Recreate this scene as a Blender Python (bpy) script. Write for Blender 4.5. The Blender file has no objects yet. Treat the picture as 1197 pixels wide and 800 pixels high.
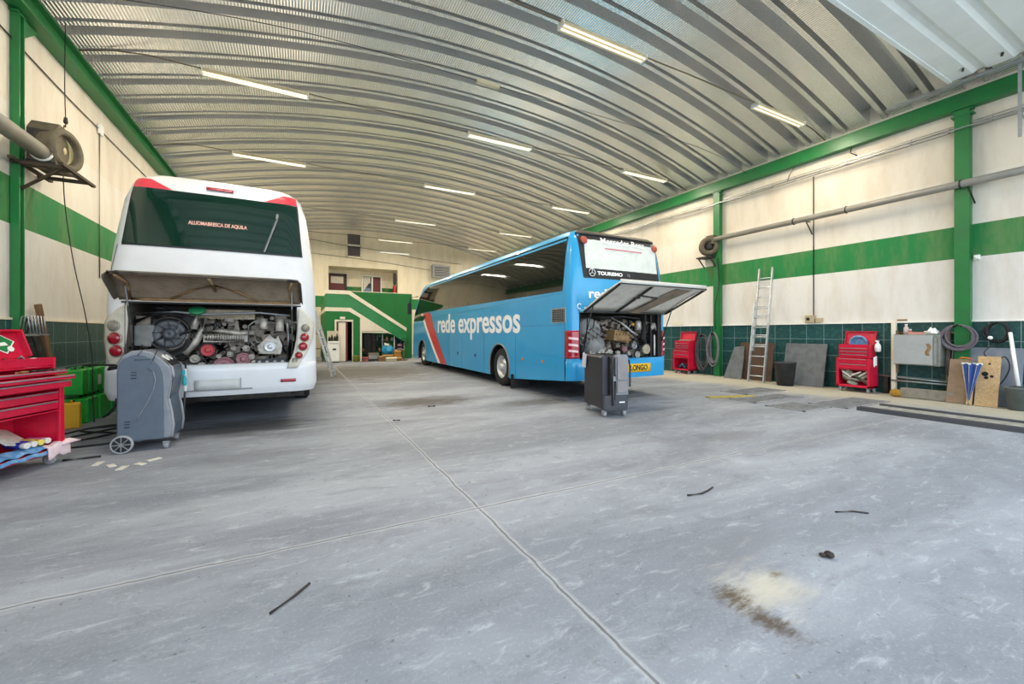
import bpy, bmesh, math, random
from mathutils import Matrix, Vector
random.seed(7)
SC = bpy.context.scene
COL = SC.collection
PI = math.pi
R = math.radians

# ------------------------------------------------------------------ materials
MATS = {}
def node_mat(name):
    m = bpy.data.materials.new(name); m.use_nodes = True
    nt = m.node_tree
    return m, nt, nt.nodes, nt.links, nt.nodes['Principled BSDF']

def rgb(h):
    def f(c):
        c /= 255.0
        return c/12.92 if c <= 0.04045 else ((c+0.055)/1.055)**2.4
    return (f(int(h[0:2],16)), f(int(h[2:4],16)), f(int(h[4:6],16)), 1)

def M(name, hexc, rough=0.5, metal=0.0, dirt=None, dirt_amt=0.35, scale=4.0, bump=0.0, spec=0.5, coat=0.0):
    """plain surface with a noise of dirt / wear in a second colour"""
    if name in MATS: return MATS[name]
    m, nt, N, L, b = node_mat(name)
    col = rgb(hexc)
    b.inputs['Roughness'].default_value = rough
    b.inputs['Metallic'].default_value = metal
    b.inputs['Specular IOR Level'].default_value = spec
    b.inputs['Coat Weight'].default_value = coat
    tc = N.new('ShaderNodeTexCoord')
    nz = N.new('ShaderNodeTexNoise'); nz.inputs['Scale'].default_value = scale; nz.inputs['Detail'].default_value = 6; nz.inputs['Roughness'].default_value = .65
    L.new(tc.outputs['Object'], nz.inputs['Vector'])
    rp = N.new('ShaderNodeValToRGB'); rp.color_ramp.elements[0].position = .42; rp.color_ramp.elements[1].position = .72
    L.new(nz.outputs['Fac'], rp.inputs['Fac'])
    mx = N.new('ShaderNodeMix'); mx.data_type = 'RGBA'
    mx.inputs['A'].default_value = col
    if dirt: d = rgb(dirt)
    else: d = (col[0]*.8, col[1]*.8, col[2]*.8, 1)
    mx.inputs['B'].default_value = d
    ml = N.new('ShaderNodeMath'); ml.operation = 'MULTIPLY'; ml.inputs[1].default_value = dirt_amt
    L.new(rp.outputs['Color'], ml.inputs[0]); L.new(ml.outputs[0], mx.inputs['Factor'])
    L.new(mx.outputs['Result'], b.inputs['Base Color'])
    if bump:
        bp = N.new('ShaderNodeBump'); bp.inputs['Strength'].default_value = bump; bp.inputs['Distance'].default_value = .01
        L.new(nz.outputs['Fac'], bp.inputs['Height']); L.new(bp.outputs['Normal'], b.inputs['Normal'])
    MATS[name] = m
    return m

BAYM = M('dusty_bay', '6a6259', .8, .1, '3a352f', .7, 6, bump=.3)
WHITEP = M('coach_white', 'dedee0', .3, 0, 'b9b6ae', .25, 1.5, coat=.3)
BLUEP = M('coach_blue', '279bd3', .3, 0, '1f86bd', .35, 1.2, coat=.3)
GLASS = M('coach_glass', '0e1412', .04, 0, '18201e', .5, 2, spec=.8)
GLASSG = M('rear_glass', '0f2a22', .05, 0, '16382c', .6, 2.5, spec=.7)  # green reflection put into the glass colour
BLACK = M('black_plastic', '141518', .5, 0, '2a2a2c', .5)
RUBBER = M('rubber', '1b1b1c', .8, 0, '3a3836', .5, 8)
DARKM = M('dark_metal', '2b2a29', .55, .4, '5b544a', .6, 9)
GREASE = M('greasy_metal', '85796c', .5, .35, '2a2724', .7, 10, bump=.3)
ALU = M('aluminium', 'd3d5d6', .4, .6, '8a8a88', .5, 8)
DULLALU = M('dull_cast_alloy', 'b5aea3', .5, .35, '4e4a45', .7, 14, bump=.3)
STEEL = M('steel_grey', '8d8f90', .45, .5, '6c6a66', .6, 6)
REDL = M('lamp_red', '9c1226', .15, 0, '7e0e1e', .4, 6, coat=.6)
REDCORNER = M('marker_red', 'd8414e', .3, 0, 'b83340', .4, 6)
CHESTRED = M('chest_red', 'd4143a', .35, 0, 'a01030', .5, 5, coat=.2)
REDDK = M('red_dark', '8d0d22', .5, 0, '5f0b18', .5, 5)
GREENP = M('green_paint', '1f7f43', .45, 0, '176134', .5, 2)
GREENST = M('green_steel', '1b7439', .4, 0, '2a5636', .5, 3)
CREAM = M('cream_paint', 'e8dfcc', .7, 0, 'c9bda4', .5, 1.5)
CREAMFIX = M('fixture_cream', 'd8cba6', .5, 0, 'b3a67f', .5, 6)
FIXWHITE = M('fixture_white', 'efeee8', .35, 0, 'd0ccbd', .4, 6)
GREYPLAST = M('slate_plastic', '56616e', .5, 0, '48525e', .6, 6)
GREYPLAST2 = M('grey_plastic', '82868d', .42, 0, '6b6f76', .6, 6)
GREYPL3 = M('pale_grey_plastic', '9b9c9e', .45, 0, '86878a', .5, 6)
DUSTGREY = M('dusty_grey', '8b8a88', .85, 0, '5e5b58', .7, 7, bump=.4)
BROWNB = M('hatch_inside', '93836f', .7, 0, '5a5044', .7, 5, bump=.3)
FOAM = M('hatch_foam', 'e6e0d4', .8, 0, 'b9b1a2', .6, 6, bump=.3)
TAN = M('rust_tan', '9a7a52', .7, .1, '5a4430', .7, 9, bump=.3)
BEIGE = M('beige_fins', 'b3a68c', .7, 0, '7c705c', .6, 8)
PINKP = M('faded_red_pulley', 'c1474d', .5, .1, '8b3438', .6, 9)
MAUVE = M('mauve_pulley', '9a6a70', .5, .2, '6b484c', .6, 9)
YELLOW = M('yellow_plastic', 'e0a810', .45, 0, 'b08010', .5, 5)
PLATEY = M('plate_yellow', 'f2bd1c', .4, 0, 'd8a414', .4, 5)
WHITEM = M('white_marking', 'f4f4f4', .4, 0, 'dedede', .3, 4)
GREENCAN = M('can_green', '22a434', .35, 0, '176e22', .5, 6)
WOODBR = M('wood_brown', '75553a', .7, 0, '4d3726', .7, 6, bump=.3)
BOARDBR = M('board_brown', '5b4336', .8, 0, '3a2c25', .6, 5)
CHIP = M('chipboard', 'c2a379', .8, 0, '8d6f48', .7, 30, bump=.2)
GREYBOARD = M('grey_board', '6e7174', .85, 0, '4b4d50', .7, 5, bump=.3)
SHEETB = M('sheet_bluegrey', '7f8794', .55, .2, '676d78', .5, 4)
CONCRETE = M('concrete_block', '8a8378', .9, 0, '5f594f', .7, 8, bump=.4)
UMBR = M('umbrella_blue', '2b4c8f', .6, 0, '1b2f5e', .6, 10)
HOSE = M('hose_dark', '3b3b40', .6, 0, '6a676a', .6, 6)
CORD = M('cord_black', '101114', .5, 0, '222226', .5, 6)
CARD = M('cardboard', 'b98b56', .8, 0, '96693c', .5, 4)
CLOTHBL = M('bag_blue', '2e9bc9', .5, 0, '1e6f97', .6, 6, bump=.3)
DARKCLOTH = M('cloth_black', '17181b', .9, 0, '26272b', .6, 8)
PAPER = M('paper', 'd9d3c8', .85, 0, 'b9b2a6', .6, 12)
RAGPINK = M('rag_pink', 'e6cdd0', .9, 0, 'c9aab0', .6, 8)
RAGGREY = M('rag_grey', '9aa08f', .9, 0, '5d6456', .8, 14, bump=.5)
RAGBLUE = M('rag_blue', '4c85b5', .9, 0, '9fbfd8', .7, 16)
TEAL = M('teal_tag', '18b5b8', .5, 0, '129496', .4, 6)
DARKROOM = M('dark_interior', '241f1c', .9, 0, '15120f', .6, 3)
REDDOOR = M('maroon_wood', '6d1f20', .5, 0, '451315', .5, 5)
REDEXT = M('red_extinguisher', 'c81e22', .3, 0, '9a1418', .4, 6)
CURT = M('pale_curtain', 'd5dad6', .8, 0, 'b7c0bb', .5, 6)
LABELW = M('label_white', 'd8dcda', .6, 0, '8c9590', .7, 25)
CAKED = M('fan_caked', '6b6250', .75, .2, '3d372c', .7, 7, bump=.4)
PIPEG = M('duct_grey', '96938c', .55, .3, '7a766c', .5, 4)
STONE = M('stone_dark', '3b3330', .9, 0, '1d1918', .7, 20, bump=.5)
ORANGE = M('orange_plastic', 'd46a2a', .5)
GALV = M('galvanised', 'a7abac', .4, .6, '85898a', .6, 8)
WPANEL = M('white_cladding', 'dfe6e6', .45, 0, 'c8d2d2', .4, 2)
OSLAB = M('steel_channel', '505157', .6, .3, '55534f', .6, 6, bump=.3)
GRATE = M('grate_steel', 'a0a1a3', .6, .3, '4b4c4e', .6, 6)
YELF = M('yellow_edge', 'b5a04a', .8, 0, '86773c', .6, 8)

# corrugated sheet: zinc with fine cross crimps (uv: x along the arc, y across)
def mat_sheet():
    m, nt, N, L, b = node_mat('zinc_sheet')
    uv = N.new('ShaderNodeUVMap')
    sp = N.new('ShaderNodeSeparateXYZ'); L.new(uv.outputs['UV'], sp.inputs[0])
    mu = N.new('ShaderNodeMath'); mu.operation = 'MULTIPLY'; mu.inputs[1].default_value = 2*PI/.05
    L.new(sp.outputs['X'], mu.inputs[0])
    sn = N.new('ShaderNodeMath'); sn.operation = 'SINE'; L.new(mu.outputs[0], sn.inputs[0])
    bp = N.new('ShaderNodeBump'); bp.inputs['Strength'].default_value = .35; bp.inputs['Distance'].default_value = .010
    L.new(sn.outputs[0], bp.inputs['Height']); L.new(bp.outputs['Normal'], b.inputs['Normal'])
    tc = N.new('ShaderNodeTexCoord')
    nz = N.new('ShaderNodeTexNoise'); nz.inputs['Scale'].default_value = .9; nz.inputs['Detail'].default_value = 6
    L.new(tc.outputs['Object'], nz.inputs['Vector'])
    rp = N.new('ShaderNodeValToRGB')
    rp.color_ramp.elements[0].position = .35; rp.color_ramp.elements[0].color = rgb('f0f0f0')
    rp.color_ramp.elements[1].position = .7; rp.color_ramp.elements[1].color = rgb('fbf9f6')
    L.new(nz.outputs['Fac'], rp.inputs['Fac']); L.new(rp.outputs['Color'], b.inputs['Base Color'])
    b.inputs['Metallic'].default_value = .82; b.inputs['Roughness'].default_value = .27
    return m
SHEET = mat_sheet()

def bands(N, L, zsock, stops):
    """hard colour bands by height (real paint bands on the wall)"""
    rp = N.new('ShaderNodeValToRGB'); cr = rp.color_ramp; cr.interpolation = 'CONSTANT'
    mr = N.new('ShaderNodeMath'); mr.operation = 'DIVIDE'; mr.inputs[1].default_value = 10.0
    L.new(zsock, mr.inputs[0]); L.new(mr.outputs[0], rp.inputs['Fac'])
    while len(cr.elements) < len(stops): cr.elements.new(.5)
    for e, (z, c) in zip(cr.elements, stops): e.position = z/10.0; e.color = rgb(c)
    return rp

def mat_wall(name, stops, stain='a88f6c', amt=.42, tile=False):
    m, nt, N, L, b = node_mat(name)
    tc = N.new('ShaderNodeTexCoord'); sp = N.new('ShaderNodeSeparateXYZ'); L.new(tc.outputs['Object'], sp.inputs[0])
    rp = bands(N, L, sp.outputs['Z'], stops)
    mp = N.new('ShaderNodeMapping'); mp.inputs['Scale'].default_value = (1.6, 1.6, .45); L.new(tc.outputs['Object'], mp.inputs['Vector'])
    nz = N.new('ShaderNodeTexNoise'); nz.inputs['Scale'].default_value = 1.3; nz.inputs['Detail'].default_value = 8; nz.inputs['Roughness'].default_value = .7
    L.new(mp.outputs['Vector'], nz.inputs['Vector'])
    r2 = N.new('ShaderNodeValToRGB'); r2.color_ramp.elements[0].position = .45; r2.color_ramp.elements[1].position = .8
    L.new(nz.outputs['Fac'], r2.inputs['Fac'])
    ml = N.new('ShaderNodeMath'); ml.operation = 'MULTIPLY'; ml.inputs[1].default_value = amt; L.new(r2.outputs['Color'], ml.inputs[0])
    mx = N.new('ShaderNodeMix'); mx.data_type = 'RGBA'; mx.inputs['B'].default_value = rgb(stain)
    L.new(rp.outputs['Color'], mx.inputs['A']); L.new(ml.outputs[0], mx.inputs['Factor'])
    L.new(mx.outputs['Result'], b.inputs['Base Color'])
    b.inputs['Roughness'].default_value = .75
    return m
WALLM = mat_wall('painted_block_wall', [(0,'dfdbd6'), (2.9,'187a3d'), (3.56,'e0d9cd'), (4.6,'ddd3c3')])
WALLB = mat_wall('painted_back_wall', [(0,'e7dcc4'), (2.87,'1c7a3e'), (3.53,'e7dcc4')])
RECM = mat_wall('recess_wall_paint', [(0,'1a7338'), (4.3,'e7dcc6')])
LOWG = mat_wall('green_room_wall', [(0,'187034'), (3.5,'e7dcc6')], '0f4a22', .4)

def mat_tiles():
    m, nt, N, L, b = node_mat('dark_green_tiles')
    tc = N.new('ShaderNodeTexCoord'); sp = N.new('ShaderNodeSeparateXYZ'); L.new(tc.outputs['Object'], sp.inputs[0])
    cb = N.new('ShaderNodeCombineXYZ'); L.new(sp.outputs['Y'], cb.inputs['X']); L.new(sp.outputs['Z'], cb.inputs['Y'])
    br = N.new('ShaderNodeTexBrick'); br.offset = 0.0; br.squash = 1
    br.inputs['Scale'].default_value = 1.0; br.inputs['Brick Width'].default_value = .41; br.inputs['Row Height'].default_value = .41
    br.inputs['Mortar Size'].default_value = .006
    br.inputs['Color1'].default_value = rgb('1a4341'); br.inputs['Color2'].default_value = rgb('224e4c'); br.inputs['Mortar'].default_value = rgb('7e9795')
    L.new(cb.outputs[0], br.inputs['Vector'])
    nz = N.new('ShaderNodeTexNoise'); nz.inputs['Scale'].default_value = 14; nz.inputs['Detail'].default_value = 7
    L.new(tc.outputs['Object'], nz.inputs['Vector'])
    r2 = N.new('ShaderNodeValToRGB'); r2.color_ramp.elements[0].position = .5; r2.color_ramp.elements[1].position = .75
    L.new(nz.outputs['Fac'], r2.inputs['Fac'])
    ml = N.new('ShaderNodeMath'); ml.operation = 'MULTIPLY'; ml.inputs[1].default_value = .3; L.new(r2.outputs['Color'], ml.inputs[0])
    mx = N.new('ShaderNodeMix'); mx.data_type = 'RGBA'; mx.inputs['B'].default_value = rgb('6f8a84')
    L.new(br.outputs['Color'], mx.inputs['A']); L.new(ml.outputs[0], mx.inputs['Factor'])
    L.new(mx.outputs['Result'], b.inputs['Base Color']); b.inputs['Roughness'].default_value = .35
    return m
TILES = mat_tiles()

JX, JY = 1.27, 3.03      # the two saw-cut joints that cross in the slab
def mat_floor():
    m, nt, N, L, b = node_mat('dusty_concrete')
    tc = N.new('ShaderNodeTexCoord'); sp = N.new('ShaderNodeSeparateXYZ'); L.new(tc.outputs['Object'], sp.inputs[0])
    def math(op, a, bb=None, c=None):
        n = N.new('ShaderNodeMath'); n.operation = op
        for i, v in enumerate((a, bb, c)):
            if v is None: continue
            if isinstance(v, (int, float)): n.inputs[i].default_value = v
            else: L.new(v, n.inputs[i])
        return n.outputs[0]
    def noise(scale, detail=6, rough=.6, vec=None, dist=0):
        n = N.new('ShaderNodeTexNoise'); n.inputs['Scale'].default_value = scale; n.inputs['Detail'].default_value = detail; n.inputs['Roughness'].default_value = rough
        n.inputs['Distortion'].default_value = dist
        L.new(vec or tc.outputs['Object'], n.inputs['Vector']); return n.outputs['Fac']
    def ramp(f, a, bb):
        n = N.new('ShaderNodeMapRange'); n.inputs['From Min'].default_value = a; n.inputs['From Max'].default_value = bb
        n.interpolation_type = 'SMOOTHSTEP'; L.new(f, n.inputs['Value']); return n.outputs['Result']
    def mix(fac, a, bb):
        n = N.new('ShaderNodeMix'); n.data_type = 'RGBA'
        for k, v in (('A', a), ('B', bb)):
            if isinstance(v, str): n.inputs[k].default_value = rgb(v)
            else: L.new(v, n.inputs[k])
        L.new(fac, n.inputs['Factor']); return n.outputs['Result']
    X, Y = sp.outputs['X'], sp.outputs['Y']
    mp = N.new('ShaderNodeMapping'); mp.inputs['Scale'].default_value = (.55, 1.6, 1); mp.inputs['Rotation'].default_value = (0, 0, R(-20)); L.new(tc.outputs['Object'], mp.inputs['Vector'])
    n1 = noise(.55, 8, .62, mp.outputs['Vector'], .6)
    col = mix(ramp(n1, .36, .66), '7b7f88', '999da6')
    n2 = noise(2.2, 8, .7, mp.outputs['Vector'], .4)
    col = mix(math('MULTIPLY', ramp(n2, .50, .70), .42), col, '62646c')
    n2c = noise(7.5, 8, .75, mp.outputs['Vector'], .8)
    col = mix(math('MULTIPLY', ramp(n2c, .52, .70), .40), col, 'c6c9d0')
    n2d = noise(5.0, 9, .78, None, .5)
    col = mix(math('MULTIPLY', ramp(n2d, .55, .68), .35), col, '5d5b5a')
    n3 = noise(60, 3, .6)
    col = mix(math('MULTIPLY', ramp(n3, .52, .72), .2), col, 'c5c7cc')
    n3b = noise(28, 2, .5)
    col = mix(math('MULTIPLY', ramp(n3b, .68, .76), .7), col, '55534f')
    # sandy strip along the right hand wall
    n4 = noise(.9, 5, .6)
    st = ramp(math('ADD', X, math('MULTIPLY', n4, 2.4)), 10.6, 12.0)
    col = mix(math('MULTIPLY', st, .65), col, 'c0b79c')
    # oil marks behind the coaches, and a broad browner far floor
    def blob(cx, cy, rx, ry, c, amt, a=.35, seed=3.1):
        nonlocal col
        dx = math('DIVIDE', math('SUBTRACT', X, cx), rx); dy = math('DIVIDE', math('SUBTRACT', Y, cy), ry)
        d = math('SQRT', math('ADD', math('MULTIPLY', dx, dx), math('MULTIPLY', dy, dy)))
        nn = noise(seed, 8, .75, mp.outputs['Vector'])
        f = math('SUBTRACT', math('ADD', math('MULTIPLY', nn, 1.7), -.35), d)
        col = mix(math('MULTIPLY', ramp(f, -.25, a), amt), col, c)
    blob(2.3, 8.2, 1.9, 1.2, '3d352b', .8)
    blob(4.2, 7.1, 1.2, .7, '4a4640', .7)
    blob(2.0, 15.5, 5.5, 6.5, '4d463b', .85)  # browner tone over the far floor
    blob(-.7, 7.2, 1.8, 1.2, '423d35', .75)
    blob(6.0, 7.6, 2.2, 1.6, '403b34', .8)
    blob(5.2, 3.6, 1.3, .5, '77767a', .6)
    blob(2.4, 1.7, 1.0, .32, '74747a', .5)
    blob(8.6, 5.6, 1.6, .7, '8c8a86', .7)
    # pale powder and brown dirt, right foreground
    blob(2.28, 1.36, .52, .42, 'c4bcab', .8, .6, 4.0)
    blob(2.04, 1.40, .19, .18, '46351c', .9, .5, 22.0)
    blob(2.02, 1.19, .15, .30, '46351c', .9, .5, 22.0)
    blob(2.45, 1.41, .10, .07, '6b5d42', .8, .6, 26.0)
    # joints
    jn = noise(3.0, 4)
    jit = math('MULTIPLY', math('SUBTRACT', jn, .5), .06)
    for s, c0, half in ((X, JX, .008), (Y, JY, .008)):
        dd = math('ABSOLUTE', math('ADD', math('SUBTRACT', s, c0), jit))
        core = math('SUBTRACT', 1.0, ramp(dd, half*.5, half*1.4))
        halo = math('SUBTRACT', 1.0, ramp(dd, half, half*5))
        col = mix(math('MULTIPLY', halo, .4), col, 'c4c4c4')
        col = mix(math('MULTIPLY', core, math('ADD', .35, math('MULTIPLY', n2, .9))), col, '57565a')
    L.new(col, b.inputs['Base Color'])
    b.inputs['Roughness'].default_value = .72
    bp = N.new('ShaderNodeBump'); bp.inputs['Strength'].default_value = .25; bp.inputs['Distance'].default_value = .01
    L.new(noise(12, 8, .7), bp.inputs['Height']); L.new(bp.outputs['Normal'], b.inputs['Normal'])
    return m
FLOORM = mat_floor()

def mat_tube():
    m, nt, N, L, b = node_mat('fluorescent_tube')
    b.inputs['Base Color'].default_value = (.9,.88,.8,1)
    b.inputs['Emission Color'].default_value = (1,.93,.78,1); b.inputs['Emission Strength'].default_value = .7
    return m
TUBEM = mat_tube()

# ------------------------------------------------------------------ mesh helpers
def basis(d):
    d = Vector(d).normalized()
    a = Vector((0,0,1)) if abs(d.z) < .95 else Vector((1,0,0))
    u = d.cross(a).normalized(); v = u.cross(d).normalized()
    return u, v, d

class MB:
    def __init__(s): s.v=[]; s.f=[]; s.sm=[]; s.mi=[]; s.k=0
    def add(s, vs, fs, smooth=False):
        o=len(s.v); s.v += [tuple(p) for p in vs]
        for f in fs: s.f.append([i+o for i in f]); s.sm.append(smooth); s.mi.append(s.k)
        return s
    def box(s, x0,x1,y0,y1,z0,z1):
        vs=[(x0,y0,z0),(x1,y0,z0),(x1,y1,z0),(x0,y1,z0),(x0,y0,z1),(x1,y0,z1),(x1,y1,z1),(x0,y1,z1)]
        return s.add(vs,[(0,3,2,1),(4,5,6,7),(0,1,5,4),(1,2,6,5),(2,3,7,6),(3,0,4,7)])
    def obox(s, c, sz, mat=None):
        mat = mat or Matrix.Identity(3); c=Vector(c); vs=[]
        for k in (-1,1):
            for (i,j) in ((-1,-1),(1,-1),(1,1),(-1,1)):
                vs.append(c + mat @ Vector((i*sz[0]/2,j*sz[1]/2,k*sz[2]/2)))
        return s.add(vs,[(0,3,2,1),(4,5,6,7),(0,1,5,4),(1,2,6,5),(2,3,7,6),(3,0,4,7)])
    def bar(s, p0, p1, w, h=None, up=None):
        h = h or w; p0=Vector(p0); p1=Vector(p1); d=(p1-p0).normalized()
        if up: 
            v=Vector(up); u=d.cross(v).normalized(); v=u.cross(d).normalized()
        else: u,v,_=basis(d)
        vs=[]
        for p in (p0,p1):
            for (i,j) in ((-1,-1),(1,-1),(1,1),(-1,1)): vs.append(p+u*(i*w/2)+v*(j*h/2))
        return s.add(vs,[(0,1,2,3),(7,6,5,4),(0,4,5,1),(1,5,6,2),(2,6,7,3),(3,7,4,0)])
    def cyl(s, p0, p1, r0, r1=None, n=20, cap=True):
        r1 = r0 if r1 is None else r1
        p0=Vector(p0); p1=Vector(p1); u,v,d=basis(p1-p0); vs=[]
        for p,r in ((p0,r0),(p1,r1)):
            for i in range(n):
                a=2*PI*i/n; vs.append(p+u*(r*math.cos(a))+v*(r*math.sin(a)))
        s.add(vs,[(i,(i+1)%n,n+(i+1)%n,n+i) for i in range(n)],True)
        if cap: s.add(vs,[list(range(n))[::-1],list(range(n,2*n))])
        return s
    def tube(s, pts, r, n=8, closed=False):
        pts=[Vector(p) for p in pts]; m=len(pts); vs=[]; u=None
        for i,p in enumerate(pts):
            a=pts[(i-1)%m] if (closed or i>0) else p
            b=pts[(i+1)%m] if (closed or i<m-1) else p
            d=(b-a).normalized()
            if u is None: u,v,_=basis(d)
            else:
                u=(u-d*u.dot(d))
                u = u.normalized() if u.length>1e-6 else basis(d)[0]
                v=d.cross(u)
            for k in range(n):
                t=2*PI*k/n; vs.append(p+u*(r*math.cos(t))+v*(r*math.sin(t)))
        fs=[]
        for i in range(m if closed else m-1):
            j=(i+1)%m
            for k in range(n): fs.append((i*n+k,i*n+(k+1)%n,j*n+(k+1)%n,j*n+k))
        s.add(vs,fs,True)
        if not closed: s.add(vs,[list(range(n))[::-1],list(range((m-1)*n,m*n))])
        return s
    def lathe(s, prof, o=(0,0,0), axis=(0,0,1), n=28, cap=True):
        o=Vector(o); u,v,d=basis(axis); vs=[]
        for r,h in prof:
            for i in range(n):
                a=2*PI*i/n; vs.append(o+d*h+u*(r*math.cos(a))+v*(r*math.sin(a)))
        fs=[]
        for j in range(len(prof)-1):
            for i in range(n): fs.append((j*n+i,j*n+(i+1)%n,(j+1)*n+(i+1)%n,(j+1)*n+i))
        s.add(vs,fs,True)
        if cap: s.add(vs,[list(range(n))[::-1],list(range((len(prof)-1)*n,len(prof)*n))])
        return s
    def prism(s, poly, plane, a0, a1):
        def P(p,a): return {'xz':(p[0],a,p[1]),'yz':(a,p[0],p[1]),'xy':(p[0],p[1],a)}[plane]
        n=len(poly); vs=[P(p,a0) for p in poly]+[P(p,a1) for p in poly]
        return s.add(vs,[list(range(n)),list(range(n,2*n))[::-1]]+[(i,n+i,n+(i+1)%n,(i+1)%n) for i in range(n)])
    def torus(s, c, axis, R0, r, n=28, m=10):
        c=Vector(c); u,v,d=basis(axis)
        return s.tube([c+u*(R0*math.cos(2*PI*i/n))+v*(R0*math.sin(2*PI*i/n)) for i in range(n)], r, m, True)
    def grid(s, fn, nu, nv, smooth=True):
        vs=[fn(i/nu,j/nv) for j in range(nv+1) for i in range(nu+1)]
        fs=[(j*(nu+1)+i,j*(nu+1)+i+1,(j+1)*(nu+1)+i+1,(j+1)*(nu+1)+i) for j in range(nv) for i in range(nu)]
        return s.add(vs,fs,smooth)
    def build(s, name, mats, parent=None, bevel=0, seg=2, world=False, solid=0, recalc=True):
        me=bpy.data.meshes.new(name)
        vs=s.v
        if world and parent is not None:
            inv=(Matrix.Translation(root_of(parent).location) @ root_of(parent).rotation_euler.to_matrix().to_4x4()).inverted()
            vs=[inv@Vector(p) for p in vs]
        me.from_pydata([tuple(p) for p in vs],[],s.f)
        for p,sm,mi in zip(me.polygons,s.sm,s.mi): p.use_smooth=sm; p.material_index=mi
        if not isinstance(mats,(list,tuple)): mats=[mats]
        for m in mats: me.materials.append(m)
        bm=bmesh.new(); bm.from_mesh(me)
        bmesh.ops.remove_doubles(bm,verts=bm.verts,dist=1e-5)
        if recalc: bmesh.ops.recalc_face_normals(bm,faces=bm.faces)
        bm.to_mesh(me); bm.free()
        o=bpy.data.objects.new(name,me); COL.objects.link(o)
        if parent is not None: o.parent=parent
        if solid:
            md=o.modifiers.new('solid','SOLIDIFY'); md.thickness=solid; md.offset=0
        if bevel:
            md=o.modifiers.new('bevel','BEVEL'); md.width=bevel; md.segments=seg; md.limit_method='ANGLE'; md.angle_limit=R(40)
            md.harden_normals=False
        return o
def root_of(o):
    while o.parent is not None: o=o.parent
    return o
def tag(o,label,cat,group=None,kind=None):
    o['label']=label; o['category']=cat
    if group: o['group']=group
    if kind: o['kind']=kind
    return o
def T(name,label,cat,loc=(0,0,0),rz=0,group=None):
    o=bpy.data.objects.new(name,None); COL.objects.link(o); o.location=loc; o.rotation_euler=(0,0,rz); o.empty_display_size=.1
    return tag(o,label,cat,group)
def struct(o,label=None,cat=None):
    o['kind']='structure'
    if label: o['label']=label
    if cat: o['category']=cat
    return o
def copy_thing(o,loc,rz,label,group=None,parent=None):
    c=o.copy(); COL.objects.link(c)
    if parent is None:
        c.location=loc; c.rotation_euler=(0,0,rz); c['label']=label
        if group: c['group']=group
    else: c.parent=parent
    for ch in list(o.children): copy_thing(ch,None,None,None,None,c)
    return c
def lettering(name, body, size, origin, right, up, mat, parent, bold=0.0, depth=.004, align='LEFT', shear=0, width=None, space=1.0, fn=None):
    cu=bpy.data.curves.new(name,'FONT'); cu.body=body; cu.size=size; cu.offset=bold; cu.extrude=depth/2; cu.align_x=align; cu.shear=shear; cu.space_character=space
    cu.resolution_u=4
    tmp=bpy.data.objects.new('tmp',cu); COL.objects.link(tmp)
    dg=bpy.context.evaluated_depsgraph_get()
    me=bpy.data.meshes.new_from_object(tmp.evaluated_get(dg))
    bpy.data.objects.remove(tmp,do_unlink=True); bpy.data.curves.remove(cu)
    me.name=name
    right=Vector(right).normalized(); up=Vector(up).normalized(); nrm=right.cross(up)
    xs=[v.co.x for v in me.vertices]; sx=1
    if width and xs: sx=width/(max(xs)-min(xs))
    o0=Vector(origin)
    for v in me.vertices:
        x,y,z=v.co.x*sx,v.co.y,v.co.z
        v.co = fn(x,y,z) if fn else o0+right*x+up*y+nrm*z
    me.materials.clear(); me.materials.append(mat)
    o=bpy.data.objects.new(name,me); COL.objects.link(o)
    if parent is not None: o.parent=parent
    return o

# ------------------------------------------------------------------ the setting
XL, XR, YB, YF = -3.6, 12.1, 26.5, -1.6
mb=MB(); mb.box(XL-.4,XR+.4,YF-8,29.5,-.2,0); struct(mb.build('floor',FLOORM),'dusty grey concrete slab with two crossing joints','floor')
mb=MB(); mb.box(XL-.25,XL,YF,YB,0,6.75); wl=struct(mb.build('wall_left',WALLM),'white wall with a green band on the left of the hall','wall')
mb=MB(); mb.box(XR,XR+.25,YF,YB,0,6.75); wr=struct(mb.build('wall_right',WALLM),'white wall with a green band on the right of the hall','wall')
mb=MB(); mb.box(XL,XL+.02,YF,YB,0,1.58); mb.build('tile_wainscot',TILES,wl)
mb=MB(); mb.box(XR-.02,XR,YF,YB,0,1.62); mb.build('tile_wainscot',TILES,wr)
mb=MB(); mb.box(XL,XL+.035,YF,YB,1.58,1.61); mb.build('ledge',CREAM,wl)
mb=MB(); mb.box(XR-.06,XR,YF,YB,1.62,1.66); mb.build('ledge',FIXWHITE,wr)
# back wall with an opening for the mezzanine recess
RX0,RX1,RZ=1.53,5.55,5.36
mb=MB(); mb.box(XL,RX0,YB,YB+.3,0,8.2); mb.box(RX1,XR,YB,YB+.3,0,8.2); mb.box(RX0,RX1,YB,YB+.3,RZ,8.2)
struct(mb.build('wall_back',WALLB),'cream end wall with a green band and a mezzanine recess','wall')
mb=MB(); mb.box(RX0-.2,RX1+.2,28.0,28.2,0,RZ+.2); mb.box(RX0-.2,RX0,YB+.3,28,0,RZ+.2); mb.box(RX1,RX1+.2,YB+.3,28,0,RZ+.2); mb.box(RX0-.2,RX1+.2,YB+.3,28.2,RZ,RZ+.2)
struct(mb.build('wall_recess',RECM),'cream and green wall at the back of the mezzanine recess','wall')
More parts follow.
